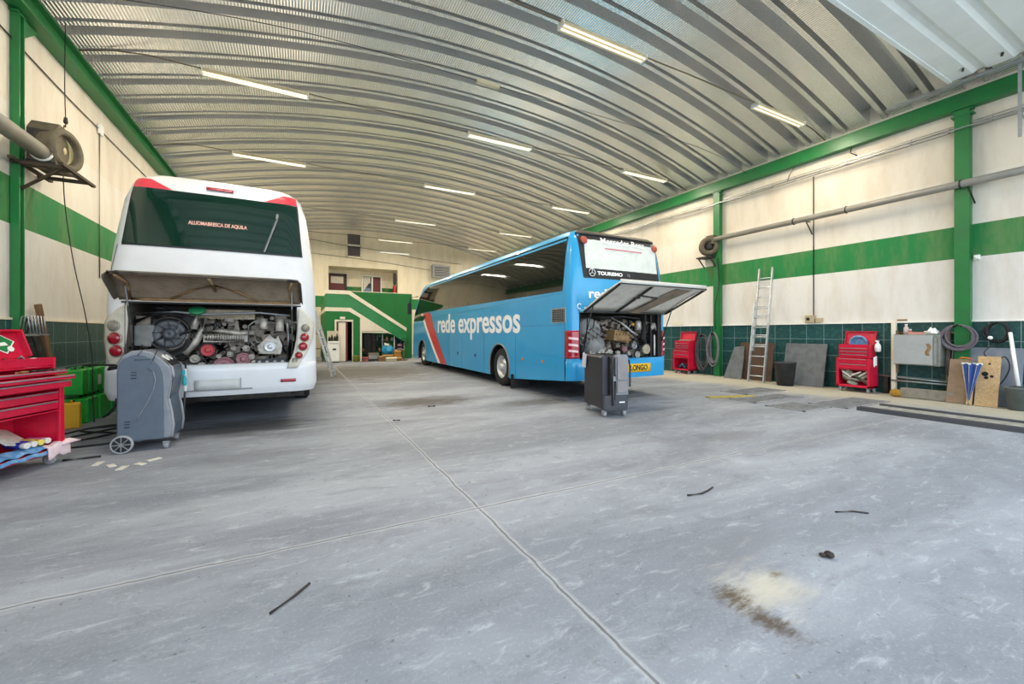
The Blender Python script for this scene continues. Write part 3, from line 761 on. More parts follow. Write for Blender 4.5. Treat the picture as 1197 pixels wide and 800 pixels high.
mb=MB(); mb.tube([(.36,.1,1.15),(.36,.1,1.5),(.42,.12,1.56),(.5,.12,1.55)],.012,8); mb.tube([(.5,.1,1.1),(.42,.1,1.22),(.36,.1,1.3)],.01,8); mb.tube([(.86,.1,.95),(.88,.1,1.3),(.86,.14,1.6)],.02,8); mb.tube([(-.95,.1,1.66),(-.5,.15,1.69),(-.2,.16,1.66),(.5,.16,1.70),(.9,.14,1.66)],.016,8); mb.build('metal_pipe',STEEL,eng)
mb=MB(); mb.tube([(-.95,.2,1.55),(-.7,.22,1.68),(-.45,.3,1.64)],.03,8); mb.tube([(-.9,.15,1.0),(-.6,.2,1.05),(-.4,.2,1.15),(-.36,.2,1.3)],.045,10); mb.tube([(-.98,.12,1.2),(-.75,.1,1.1),(-.5,.12,1.08)],.02,8); mb.build('rubber_hose',RUBBER,eng)

# ---- blue coach
BC=T('blue_coach','blue coach parked on the right with white lettering and raised hatch','coach',(6.04,6.55,0),R(.35))
cb=Coach([(.2,1.33),(2.2,1.33),(3.0,1.245),(3.3,1.20),(3.42,1.15),(3.49,1.08),(3.52,.85)],
         [(.2,.03),(.85,.0),(.9,.03),(1.85,.03),(2.5,.06),(3.3,.16),(3.42,.2),(3.49,.3),(3.52,.6)],
         [(.2,12.75),(1.2,12.75),(2.4,12.45),(3.2,11.75),(3.42,11.3),(3.52,10.4)],.20,.04,.55)
zbot=lambda y: .25+(.20*(1-y/2.6) if y<2.6 else 0) if y>0 else .45
WY=(3.25,10.75); WR=.5
mb=MB()
cb.band(mb,[.25,.5,.7,.86],skip=('side',),zb=zbot)
cb.band(mb,[.86,1.0,1.2,1.5,1.82],skip=('rear','side'))
cb.band(mb,[1.82,2.0,2.2,2.5,2.8,3.0,3.3,3.42,3.49,3.52])
r=cb.ring(3.52); mb.add(r,[list(range(len(r)))])
yb_=cb.ring(1.0)[22-1][1]
for sx in (-1.33,1.33): side_panel(mb,sx,.27,12.2,zbot,1.82,list(WY),.60,.5)
rg=[p for p in cb.ring(.86) if p[1]<.3]; rg.sort(key=lambda p:p[0]); mb.add(rg+[(p[0],.45,.86) for p in rg],[(i,i+1,len(rg)+i+1,len(rg)+i) for i in range(len(rg)-1)])
mb.build('body',BLUEP,BC)
mb=MB()
for c in WY:
    for sx in (-1,1):
        pts=[(sx*1.335,c+.60*math.cos(PI*i/20*1.24-.37),.5+.60*math.sin(PI*i/20*1.24-.37)) for i in range(21)]; mb.tube(pts,.022,6)
mb.build('wheel_arch_trim',STEEL,BC)
mb=MB()
for c in WY: 
    for sx in (-1,1):
        n=16; v=[]
        for i in range(n+1):
            a=-.35+(PI+.7)*i/n; v.append((c+.61*math.cos(a),.5+.61*math.sin(a)))
        vs=[(sx*1.32,p[0],p[1]) for p in v]+[(sx*.8,p[0],p[1]) for p in v]
        mb.add(vs,[(i,i+1,n+2+i,n+1+i) for i in range(n)]); mb.add([(sx*.8,p[0],p[1]) for p in v],[list(range(n+1))])
mb.build('wheel_well',BLACK,BC)
for c in WY:
    for sd in (-1,1): wheel(BC,sd*1.27,c,.5,sd)
mb=MB(); mb.box(-1.2,1.2,4.1,9.9,.22,.5); mb.box(-1.0,1.0,.5,2.6,.42,.6); mb.build('chassis',DARKM,BC)
mb=MB(); mb.obox((-1.15,2.45,.2),(.5,.02,.35)); mb.obox((-1.0,2.0,.34),(.4,.5,.1)); mb.build('mud_flap',RUBBER,BC)
# engine bay
mb=MB(); W0=1.12
for x in (-W0,W0): mb.add([(x,.04,.86),(x,1.3,.86),(x,1.3,1.82),(x,.04,1.82)],[(0,1,2,3)])
mb.add([(-W0,1.3,.86),(W0,1.3,.86),(W0,1.3,1.82),(-W0,1.3,1.82)],[(0,1,2,3)]); mb.add([(-W0,.4,.862),(W0,.4,.862),(W0,1.3,.862),(-W0,1.3,.862)],[(0,1,2,3)]); mb.add([(-W0,.08,1.815),(W0,.08,1.815),(W0,1.3,1.815),(-W0,1.3,1.815)],[(0,1,2,3)])
mb.build('engine_bay',BAYM,BC)
# flank glazing: one dark band, panes divided by thin black joints
def flank(sx,y,z,off):
    w=cb.w(z); return (sx*(w+off),y,z)
for sx in (-1,1):
    mb=MB()
    def fn(u,v,sx=sx):
        yn=.34+.0*v; yf=12.15-.75*v; yy=yn+(yf-yn)*u
        zb_=2.24+(.0 if u<.8 else -.34*min(1,(u-.8)/.06)); zt=3.36-(.0 if u<.86 else .42*((u-.86)/.14)**1.5)
        return flank(sx,yy,zb_+(zt-zb_)*v,.006)
    mb.grid(fn,60,8); wn=mb.build('side_window',GLASS,BC)
    mb=MB()
    for yy in (1.9,3.7,5.5,7.3,9.0): mb.bar(flank(sx,yy,2.24,.006),flank(sx,yy,3.36,.006),.025,.008)
    mb.build('window_joint',BLACK,wn)
# windscreen
mb=MB()
def fw(u,v):
    z=1.25+1.85*v; w=cb.w(z)-.12; x=-w+2*w*u; return (x,interp(cb.ft,z)+.01-.30*max(0,(abs(x)-.7)/.6)**2,z)
mb.grid(fw,16,8); mb.build('windscreen',GLASS,BC)
mb=MB()
for sx in (-1,1):
    mb=MB(); mb.tube([(sx*1.15,12.1,3.05),(sx*1.42,12.35,3.0),(sx*1.46,12.4,2.75)],.025,8); mb.obox((sx*1.46,12.42,2.5),(.16,.1,.5)); mb.build('wing_mirror',BLACK,BC,.02)
# flank marks
sx=-1
def fl(y,z,o=.004): return flank(-1,y,z,o)
def stripe(name,mat,pts0,pts1,o):
    mb=MB(); n=len(pts0)-1
    def fn(u,v):
        i=min(int(v*n),n-1); t=v*n-i
        a=[pts0[i][k]*(1-t)+pts0[i+1][k]*t for k in (0,1)]; b=[pts1[i][k]*(1-t)+pts1[i+1][k]*t for k in (0,1)]
        return fl(a[0]*(1-u)+b[0]*u,a[1]*(1-u)+b[1]*u,o)
    mb.grid(fn,4,12); return mb.build(name,mat,BC)
YO=6.55
red0=[(10.62,2.20),(10.0,1.6),(9.2,.95),(8.25,.26)]; red1=[(9.55,2.20),(9.05,1.6),(8.35,.95),(7.55,.26)]
wh0=[(10.9,2.20),(10.28,1.6),(9.48,.95),(8.55,.26)]
stripe('red_stripe',M('stripe_red','cf3a3c',.35,0,'b02f32',.4,3),red0,red1,.006); stripe('white_stripe',WHITEM,wh0,red0,.005)
lettering('lettering','rede expressos',.92,(-1.336,15.15-YO,1.41),(0,-1,0),(0,0,1),WHITEM,BC,.018,.006,width=6.45)
mb=MB()
for yy in (2.35,4.25,6.0,7.2): mb.bar(fl(yy,zbot(yy)+.02,.0),fl(yy,1.55,.0),.010,.006)
mb.bar(fl(.35,1.55,0),fl(7.6,1.55,0),.008,.006,up=(1,0,0)); mb.bar(fl(.3,2.2,0),fl(12.0,1.9,0),.008,.004,up=(1,0,0)); mb.build('panel_seam',M('seam_blue','1f6f96',.5),BC)
mb=MB()
for yy in (1.1,2.0): mb.cyl(fl(yy,.77,-.01),fl(yy,.77,.012),.035,n=14)
mb.build('side_marker',M('marker_amber','d98a2c',.3),BC)
mb=MB(); 
for yy in (4.9,6.4): mb.cyl(fl(yy,.72,-.01),fl(yy,.72,.01),.05,n=14)
mb.build('flap_lock',DARKM,BC)
mb=MB(); mb.box(-1.345,-1.33,.22,.72,1.60,1.90); gr=mb.build('vent_grille',GALV,BC)
mb=MB()
for i in range(7): mb.box(-1.352,-1.344,.25,.69,1.63+.036*i,1.645+.036*i)
for i in range(9): mb.box(-1.352,-1.344,.26+.05*i,.265+.05*i,1.62,1.88)
mb.build('grille_slat',DARKM,gr)
# rear window with curtain behind a black border
mb=MB(); cb.patch(mb,[(-1.0,2.50),(1.2,2.50),(1.15,3.40),(-1.08,3.40)],.006,20,8); rw=mb.build('rear_window',BLACK,BC)
def curt(u,v):
    x=-.93+1.98*u; z=2.70+.60*v; p,nn=cb.rp(x,z,.014+.004*math.sin(u*60)); return p
mb=MB(); mb.grid(curt,120,4); mb.build('curtain',CURT,rw)
mb=MB(); cb.patch(mb,[(-1.08,3.405),(1.15,3.405),(1.05,3.475),(-1.0,3.475)],.02,20,4); mb.build('roof_spoiler',M('spoiler','3c372f',.5,0,'574f42',.5),BC,solid=.03)
def rfn(x0,z0,sh=0):
    return lambda x,y,z: cb.rp(x0+x,z0+y,.022+z)[0]
lettering('lettering','Mercedes-Benz',.17,(0,0,0),(1,0,0),(0,0,1),WHITEM,rw,.001,.003,width=1.22,fn=rfn(-.52,3.245))
lettering('lettering','TOURISMO',.10,(0,0,0),(1,0,0),(0,0,1),WHITEM,rw,.004,.003,width=.66,fn=rfn(-.66,2.575))
lettering('lettering','15',.09,(0,0,0),(1,0,0),(0,0,1),GREYPL3,rw,.0,.003,fn=rfn(.12,2.575))
mb=MB(); p,nn=cb.rp(-.80,2.61,.03); mb.torus(p,nn,.075,.009,24,8)
u_,v_,_=basis(nn)
for a in (90,210,330):
    a=R(a); mb.bar(p,p+Vector((math.cos(a)*.075,0,math.sin(a)*.075)),.02,.012)
mb.build('badge',ALU,rw)
mb=MB(); cb.patch(mb,[(-.42,3.13),(.62,3.13),(.62,3.15),(-.42,3.15)],.024,12,1); mb.build('sticker_strip',M('sticker_red','c8506a',.5),rw)
for sx in (-1,1):
    mb=MB(); p,nn=cb.rp(sx*.98+.04,3.27,.02); mb.lathe([(.085,0),(.085,.02),(.07,.035),(.001,.04)],p,nn,8); mb.build('marker_lamp',M('marker_dull_red','b04a38',.4,0,'7e3428',.5),rw)
for sx in (-1,1):
    mb=MB(); 
    def tl(u,v,sx=sx):
        z=.88+.56*v; x=sx*(1.14+.188*u); p,nn=cb.rp(x,z,.016); return p
    mb.grid(tl,10,14); c=mb.build('tail_light',REDL,BC,solid=.02)
    mb=MB()
    for z in (1.0,1.12,1.25):
        mb.grid(lambda u,v,sx=sx,z=z: cb.rp(sx*(1.16+.14*u),z+.045*v+.02*u,.030)[0],6,2)
    mb.build('clear_lens',M('lens_pale','e5c3c8',.3),c)
mb=MB(); cb.patch(mb,[(-1.12,1.80),(1.12,1.80),(1.12,1.86),(-1.12,1.86)],.012,20,2); mb.build('hatch_header',M('header_blue','6aa9c4',.4,0,'3f7f9c',.5),BC,solid=.02)
mb=MB(); cb.patch(mb,[(-.02,.56),(.76,.56),(.76,.74),(-.02,.74)],.012,8,2); pl=mb.build('licence_plate',PLATEY,BC,solid=.012)
pl.data.vertices
lettering('lettering','LONGO',.16,(0,0,0),(1,0,0),(0,0,1),BLACK,pl,.004,.003,width=.50,fn=rfn(.15,.60))
lettering('lettering','rede',.27,(0,0,0),(1,0,0),(0,0,1),WHITEM,BC,.006,.004,width=.62,fn=lambda x,y,z: cb.rp(-.90+x,2.10+y,.006+z)[0])
mb=MB(); 
for i in range(2):
    mb.grid(lambda u,v,i=i: cb.rp(-1.12+.055*math.cos(.6+4.6*u)*(1-.3*v)+.1*i*0, 1.92+.06*math.sin(.6+4.6*u)*(1-.3*v),.008)[0],16,1)
mb.build('round_mark',WHITEM,BC,solid=.003)
lettering('lettering','express',.07,(0,0,0),(1,0,0),(0,0,1),WHITEM,BC,.002,.002,width=.33,fn=lambda x,y,z: cb.rp(-1.02+x,1.875+y,.016+z)[0])
# raised hatch
def bh(u,v):
    x=-1.06+2.24*u; y=-.02-1.02*v; z=1.84+.45*v+.03*math.sin(PI*v); return (x,y,z)
mb=MB(); mb.grid(bh,12,6); hat=mb.build('engine_hatch',[FOAM],BC,solid=.03)
def bq(u,v,dz=-.03): p=bh(u,v); return (p[0],p[1],p[2]+dz)
mb=MB()
for a,b_ in (((0,0),(0,1)),((0,1),(1,1)),((0,0),(1,0)),((1,0),(1,1)),((.36,0),(.36,1)),((.36,.5),(.42,.52))): mb.bar(bq(*a),bq(*b_),.05,.025)
mb.bar(bq(.5,.0),bq(.62,.55),.03,.03); mb.bar(bq(.62,.55),bq(.36,.62),.02,.03); mb.build('hatch_frame',DARKM,hat)
mb=MB(); mb.grid(lambda u,v: bq(.66+.2*u-.18*(1-v)+.02*math.sin(PI*v),.05+.9*v,-.035-.03*math.sin(PI*u)),6,8); mb.build('hatch_duct',BROWNB,hat)
mb=MB(); mb.grid(lambda u,v: (bh(u,1)[0],bh(u,1)[1]-.01,bh(u,1)[2]-.05+.1*v),8,1); mb.build('hatch_lip',M('lip_pale','c9c6be',.6),hat,solid=.02)
for (x0,v) in ((-1.02,.25),(1.14,.25)):
    mb=MB(); mb.tube([(x0,.05,1.2),bq((x0+1.06)/2.24,.22)],.012,8); mb.build('gas_strut',DARKM,BC)
# engine of the blue coach
eng=engine(BC,23,-.6,.95,.12,.9,1.75,None,None)
mb=MB(); mb.lathe([(.05,0),(.25,.02),(.28,.15),(.27,.4),(.2,.45),(.05,.46)],(-.80,.15,1.42),(.3,.9,.05),22); mb.lathe([(.05,0),(.2,.02),(.2,.4),(.05,.42)],(-.88,.2,1.1),(1,.2,.1),18); mb.build('air_cleaner',DUSTGREY,eng)
mb=MB(); 
for i in range(5): mb.torus((-1.0+.1*i,.12,1.22+.05*i),(1,0,.4),.09,.02,14,6)
mb.build('flexible_duct',DUSTGREY,eng)
mb=MB()
rnd=random.Random(5)
for i in range(16): mb.obox((-.80+.55*rnd.random(),.1+.1*rnd.random(),.95+.17*rnd.random()),(.06+.08*rnd.random(),.1,.05+.06*rnd.random()),Matrix.Rotation(rnd.uniform(-.8,.8),3,'Y'))
mb.build('alternator',DULLALU,eng,.008)
mb=MB(); mb.obox((-.02,.2,1.32),(.42,.3,.22),Matrix.Rotation(.15,3,'Y')); mb.tube([(-.2,.08,1.42),(.1,.03,1.40),(.3,.05,1.28)],.02,8); mb.tube([(-.15,.05,1.24),(.05,.03,1.23),(.22,.05,1.24)],.02,8)
for i in range(4): mb.cyl((-.16+.09*i,.2,1.42),(-.16+.09*i,.02,1.36),.025,n=10)
mb.build('exhaust_manifold',TAN,eng,.01)
def pul2(name,mat,x,z,r,y=.04): return disc(eng,name,mat,(x,y+.05,z),r,.05,prof=[(r*.9,-.02),(r,0),(r,.045),(r*.95,.05),(r*.8,.05),(r*.75,.035),(r*.42,.035),(r*.38,.05),(.001,.05)])
pul2('pulley',BEIGE,.68,1.04,.105); pul2('pulley',DULLALU,.42,.93,.07); pul2('pulley',STEEL,.33,1.12,.075); pul2('pulley',MAUVE,.05,1.05,.06); pul2('idler',DULLALU,-.12,.98,.045); pul2('idler',DULLALU,.18,.96,.045)
mb=MB(); mb.tube(loop((.68,1.04),.12,(.42,.93),.08,.06),.016,6,True); mb.build('drive_belt',RUBBER,eng)
mb=MB(); mb.tube([(.58,.1,1.78),(.6,.06,1.5),(.57,.06,1.3),(.66,.08,1.18)],.05,12); mb.tube([(-.9,.05,1.75),(-.5,.08,1.7),(0,.1,1.74),(.5,.08,1.7)],.02,8); mb.tube([(-.95,.02,1.68),(-1.0,.0,1.3),(-1.05,.02,1.0)],.012,8); mb.tube([(-.78,.02,1.68),(-.82,.0,1.5),(-.9,.02,1.45)],.012,8); mb.build('rubber_hose',RUBBER,eng)
mb=MB(); mb.box(.80,.84,.05,.12,.88,1.78); mb.box(1.02,1.07,.05,.12,.88,1.8); mb.box(.66,.70,.08,.14,1.2,1.8); mb.build('bay_post',BLACK,eng)
mb=MB(); mb.cyl((.93,.06,.9),(.93,.06,1.35),.018,n=10); mb.build('dip_rod',M('rod_white','d9d6d0',.5),eng)
mb=MB(); mb.lathe([(.06,0),(.07,.02),(.07,.16),(.05,.2),(.03,.21),(.001,.21)],(.5,.12,1.45),(0,0,1),16); mb.build('filter_canister',DULLALU,eng); mb=MB(); mb.lathe([(.06,0),(.065,.02),(.065,.12),(.001,.13)],(.82,.1,1.5),(.8,0,.3),16); mb.build('filter_canister',DULLALU,eng)
mb=MB(); mb.tube([(-.3,.05,1.7),(-.05,.04,1.6),(.1,.05,1.52),(.25,.05,1.42),(.42,.06,1.35)],.022,8); mb.tube([(.72,.08,1.62),(.95,.07,1.6),(1.0,.08,1.45)],.014,8); mb.build('metal_pipe',ALU,eng)
mb=MB(); mb.lathe([(.035,0),(.04,.05),(.001,.06)],(.28,.06,1.55),(0,-.2,1),12); mb.build('oil_cap',M('cap_amber','c08a30',.5),eng)
# roof pod
mb=MB(); mb.prism([(-.8,3.45),(.8,3.45),(.7,3.62),(-.7,3.62)],'xz',5.2,8.6); mb.build('roof_pod',FIXWHITE,BC,.05)

# ------------------------------------------------------------------ tool chests
def drawer_set(root,w,z0,hs,y,name='drawer',mat=CHESTRED,x0=None,d=.03,pull=0):
    z=z0; x0=-w/2 if x0 is None else x0
    for i,h in enumerate(hs):
        p=pull[i] if pull else 0
        mb=MB(); mb.box(x0+.012,x0+w-.012,y-d-p,y+.01 if not p else y-d-p+.02,z+.006,z+h-.006)
        if p:
            mb.box(x0+.02,x0+.03,y-d-p,y+.05,z+.006,z+h-.012); mb.box(x0+w-.03,x0+w-.02,y-d-p,y+.05,z+.006,z+h-.012); mb.box(x0+.02,x0+w-.02,y-d-p,y+.05,z+.008,z+.014)
        o=mb.build(name,mat,root,.004)
        mb=MB(); mb.box(x0+.03,x0+w-.03,y-d-p-.014,y-d-p,z+h-.022,z+h-.010); mb.build('handle',GALV,o,.002)
        z+=h
def castor(root,x,y,r=.05):
    mb=MB(); mb.box(x-.03,x+.03,y-.03,y+.03,r*1.9,r*2.15); mb.box(x-.028,x-.02,y-.02,y+.03,r*.8,r*2); mb.box(x+.02,x+.028,y-.02,y+.03,r*.8,r*2); c=mb.build('castor',GALV,root)
    mb=MB(); mb.lathe([(r*.4,0),(r*.95,0),(r,.008),(r,.03),(r*.95,.038),(r*.4,.038)],(x-.019,y+.015,r),(1,0,0),18); mb.build('castor_wheel',GREYPL3,c)
def tool_chest(label,loc,rz,big=False,group=None):
    t=T('tool_chest',label,'tool chest',loc,rz,group)
    w,d=.66,.40
    zc=.80
    # lower cabinet: carcass with an open bay, two drawers above
    mb=MB()
    mb.box(-w/2,-w/2+.025,0,d,.12,zc); mb.box(w/2-.025,w/2,0,d,.12,zc); mb.box(-w/2,w/2,d-.02,d,.12,zc); mb.box(-w/2,w/2,0,d,.12,.16); mb.box(-w/2,w/2,0,d,zc-.02,zc); mb.box(-w/2,w/2,0,d,.52,.535)
    mb.box(-w/2,-w/2+.05,-.01,.02,.12,zc); mb.box(w/2-.05,w/2,-.01,.02,.12,zc); mb.box(-w/2,w/2,-.01,.02,.12,.17)
    mb.build('cabinet',CHESTRED,t,.006)
    drawer_set(t,w-.08,.54,[.125,.125],.0,d=.012)
    # upper chest with lid
    w2,d2=.60,.32; y0=.05
    mb=MB(); mb.box(-w2/2,-w2/2+.02,y0,y0+d2,zc,zc+.32); mb.box(w2/2-.02,w2/2,y0,y0+d2,zc,zc+.32); mb.box(-w2/2,w2/2,y0+d2-.02,y0+d2,zc,zc+.32); mb.box(-w2/2,w2/2,y0,y0+d2,zc,zc+.02); mb.box(-w2/2,w2/2,y0,y0+d2,zc+.24,zc+.25); mb.box(-w2/2,w2/2,y0,y0+.02,zc+.25,zc+.32)
    mb.build('upper_chest',CHESTRED,t,.006)
    drawer_set(t,w2-.03,zc+.02,[.075,.075,.075],y0,d=.012)
    mb=MB(); a=R(14); 
    Rm=Matrix.Rotation(-a,3,'X'); hy,hz=y0+d2,zc+.32
    def LB(x0,x1,v0,v1,w0,w1):
        c=Vector((0,hy,hz))+Rm@Vector(((x0+x1)/2,(v0+v1)/2,(w0+w1)/2)); mb.obox(c,(x1-x0,v1-v0,w1-w0),Rm)
    LB(-w2/2,w2/2,-.012,.0,0,.30); LB(-w2/2,-w2/2+.012,-.06,0,0,.30); LB(w2/2-.012,w2/2,-.06,0,0,.30); LB(-w2/2,w2/2,-.06,0,.288,.30)
    mb.build('lid',REDL if False else CHESTRED,t,.004)
    for x in (-w/2+.06,w/2-.06):
        for y in (.06,d-.06): castor(t,x,y,.052)
    return t
XC=11.57
tc=tool_chest('red tool chest with open lid between the grey board and the wall cabinet',(XC,4.90,0),R(-90),group='red tool chests')
# rags in its bay and things around it
rnd=random.Random(3)
rg=T('rag_heap','crumpled grey rags filling the bay of the chest beside the wall cabinet','rags',(XC+.2,4.9,.165))
mb=MB()
for i in range(16):
    c=(rnd.uniform(-.10,.12),rnd.uniform(-.22,.22),.03+rnd.random()*.24); mb.obox(c,(.14,.18,.05),Matrix.Rotation(rnd.uniform(-1,1),3,'X')@Matrix.Rotation(rnd.uniform(-1,1),3,'Y'))
o=mb.build('rag_fold',RAGGREY,rg,.02)
mb=MB()
for i in range(4):
    c=(rnd.uniform(-.14,-.05),rnd.uniform(-.2,.2),.22+rnd.random()*.08); mb.obox(c,(.05,.22,.04),Matrix.Rotation(rnd.uniform(-.7,.7),3,'X'))
mb.build('glove',PAPER,rg,.015)
mb=MB(); mb.torus((XC+.33,4.92,1.15),(1,0,.15),.16,.028,28,8); mb.cyl((XC+.345,4.92,1.15),(XC+.335,4.92,1.15),.135,n=28); tag(mb.build('coiled_hose_reel',RAGBLUE),'blue and black coil lying in the open lid of the chest by the cabinet','coil')
# squeegee bottle hanging at its side
bt=T('spray_bottle','white bottle hanging on the upper side of the tool chest by the cabinet','bottle',(XC+.22,4.51,.96))
mb=MB(); mb.lathe([(.03,0),(.055,.01),(.06,.10),(.05,.16),(.022,.2),(.022,.23),(.001,.23)],(0,0,0),(0,0,1),18); mb.build('bottle_body',WHITEM,bt)
mb=MB(); mb.box(-.02,.02,-.02,.04,.23,.26); mb.cyl((0,0,.22),(0,0,.24),.025,n=12); mb.build('cap',FIXWHITE,bt,.004)
mb=MB(); mb.grid(lambda u,v:(XC+.12+.14*u,4.562-.012-.012*math.sin(9*u),.62+.22*v-.02*math.sin(5*u)),8,6); tag(mb.build('hanging_rag',WHITEM,solid=.01),'white rag hanging on the lower side of the tool chest by the cabinet','rag')
tc2=copy_thing(tc,(XC,9.80,0),R(-90),'red tool chest half hidden behind the raised hatch of the blue coach','red tool chests')
rg2=T('rag_heap','dark folded cloth in the bay of the chest behind the blue coach','rags',(XC+.2,9.8,.165))
mb=MB(); mb.grid(lambda u,v:(-.1+.25*v,-.22+.44*u,.02+.16*math.sin(PI*u)*(1-.5*v)),10,6); mb.build('cloth',HOSE,rg2,solid=.03)
mb=MB(); mb.tube([(-.12,-.1,.02),(-.12,.0,.16),(-.12,.12,.05)],.025,8); mb.build('grip',RAGBLUE,rg2)
mb=MB()
for i in range(7): mb.obox((XC+.2+rnd.uniform(-.05,.05),9.62+.06*i,1.135),(.05,.09,.05),Matrix.Rotation(rnd.uniform(-1,1),3,'Z'))
tag(mb.build('tool_heap',RAGGREY,None,.01),'heap of grey tools on the chest behind the blue coach','tools')

# big chest at the left edge, drawers pulled out
LCL=(-2.42,5.78,0); LRZ=R(70)
lc=T('tool_chest','large red tool chest with pulled-out drawers and open lid at the left wall','tool chest',LCL,LRZ,'red tool chests')
w,d=.86,.46
mb=MB()
x0,x1=-w/2,w/2
mb.box(x0,x0+.03,0,d,.13,.82); mb.box(x1-.03,x1,0,d,.13,.82); mb.box(x0,x1,d-.02,d,.13,.82); mb.box(x0,x1,0,d,.13,.17); mb.box(x0,x1,0,d,.80,.82); mb.box(x0,x1,0,d,.56,.575); mb.box(.02,.05,d-.06,d-.02,.17,.57)
mb.box(x0,x0+.05,-.012,.02,.13,.82); mb.box(x1-.05,x1,-.012,.02,.13,.82); mb.box(x0,x1,-.012,.02,.13,.165)
mb.build('cabinet',CHESTRED,lc,.006)
drawer_set(lc,w-.1,.585,[.10,.10],0,d=.012)
mb=MB(); d0=d; d=.33; mb.box(x0+.03,x1-.03,.05,d,.82,.84); mb.box(x0+.03,x0+.05,.05,d,.84,1.13); mb.box(x1-.05,x1-.03,.05,d,.84,1.13); mb.box(x0+.03,x1-.03,d-.02,d,.84,1.13); mb.box(x0+.03,x1-.03,.05,.07,1.05,1.13); mb.box(x0+.03,x1-.03,.05,d,1.03,1.045)
mb.build('upper_chest',CHESTRED,lc,.006)
drawer_set(lc,w-.08,.82,[.085,.055,.05],.05,d=.012,pull=[.16,.20,.12])
mb=MB(); Rm=Matrix.Rotation(R(-20),3,'X'); hy,hz=d,1.13
def LB(a0,a1,v0,v1,w0,w1): mb.obox(Vector((0,hy,hz))+Rm@Vector(((a0+a1)/2,(v0+v1)/2,(w0+w1)/2)),(a1-a0,v1-v0,w1-w0),Rm)
LB(x0+.03,x1-.03,-.012,0,0,.29); LB(x0+.03,x0+.045,-.08,0,0,.29); LB(x1-.045,x1-.03,-.08,0,0,.29); LB(x0+.03,x1-.03,-.08,0,.275,.29); lid=mb.build('lid',CHESTRED,lc,.004)
def lidp(x,v,o=-.016): p=Vector((0,hy,hz))+Rm@Vector((x,o,v)); return p
mb=MB(); cx_,cv=.21,.16
mb.add([lidp(cx_-.13,cv-.02),lidp(cx_+.02,cv-.11),lidp(cx_+.13,cv+.02),lidp(cx_+.0,cv+.11)],[(0,1,2,3)]); stk=mb.build('sticker',FIXWHITE,lid,solid=.002)
mb=MB(); mb.add([lidp(cx_-.11,cv-.02,-.02),lidp(cx_+.015,cv-.095,-.02),lidp(cx_+.11,cv+.02,-.02),lidp(cx_+.0,cv+.095,-.02)],[(0,1,2,3)]); mb.build('sticker_field',GREENP,stk,solid=.002)
mb=MB(); mb.add([lidp(cx_-.09,cv-.0,-.024),lidp(cx_-.07,cv-.03,-.024),lidp(cx_+.05,cv-.02,-.024),lidp(cx_+.03,cv+.015,-.024)],[(0,1,2,3)]); mb.cyl(lidp(cx_+.06,cv-.06,-.02),lidp(cx_+.06,cv-.06,-.026),.03,n=16); mb.build('sticker_mark',FIXWHITE,stk)
for x in (x0+.07,x1-.07):
    for y in (.05,d0-.06): castor(lc,x,y,.06)
def LW(x,y,z=0):   # chest-local point to the hall
    v=Matrix.Rotation(LRZ,3,'Z')@Vector((x,y,z)); return (LCL[0]+v.x,LCL[1]+v.y,LCL[2]+v.z)
# loose tools lying in the top tray
def tool(kind,label,x,y,z,rz,mat_h,L=.2,tilt=0):
    t=T(kind,label,'hand tool',LW(x,y,z),LRZ+rz)
    e=L*.55
    mb=MB(); mb.tube([(-L/2,0,.015),(-L/2+e*.5,0,.017),(-L/2+e,0,.015)],.013,8); mb.build('grip',mat_h,t)
    mb=MB(); mb.tube([(-L/2+e,0,.015),(L/2,0,.015)],.006,8); mb.box(L/2-.03,L/2,-.014,.014,.006,.024); mb.build('blade',STEEL,t)
tool('screwdriver','tan-handled screwdriver lying on the pulled-out drawer of the large chest',.02,-.03,.995,R(10),TAN,.24)
tool('spanner','black-handled ratchet lying on the pulled-out drawer of the large chest',.16,-.06,.995,R(-8),BLACK,.26)
tool('screwdriver','thin grey file lying near the right end of the large chest drawer',.32,-.02,.995,R(4),DARKM,.2)
tool('air_gun','black air gun lying in the top tray of the large chest',.20,.2,1.07,R(60),BLACK,.22)
mb=MB(); rr=random.Random(9)
gl=T('work_glove','white work glove lying on the top tray of the large chest','glove',LW(.30,.22,1.05),LRZ)
mb.lathe([(.03,0),(.05,.03),(.05,.08),(.02,.1)],(0,0,.02),(1,0,.2),12)
for i in range(4): mb.tube([(.08,-.03+.02*i,.05),(.13,-.04+.026*i,.055),(.16,-.045+.03*i,.03)],.011,6)
mb.build('glove_body',WHITEM,gl)
# lance standing in tray
tl=T('grease_gun','black and red grease gun standing against the lid of the large chest','grease gun',LW(.26,.30,1.06),LRZ)
mb=MB(); mb.tube([(-.05,.0,0),(0,.05,.10),(.03,.09,.2)],.016,8); mb.build('barrel',BLACK,tl); mb=MB(); mb.tube([(-.02,.0,.02),(.06,.0,.09),(.12,-.02,.02)],.012,8); mb.build('lever',STEEL,tl); mb=MB(); mb.tube([(-.06,-.02,0),(-.08,.02,.08)],.02,8); mb.build('grip',REDDK,tl)
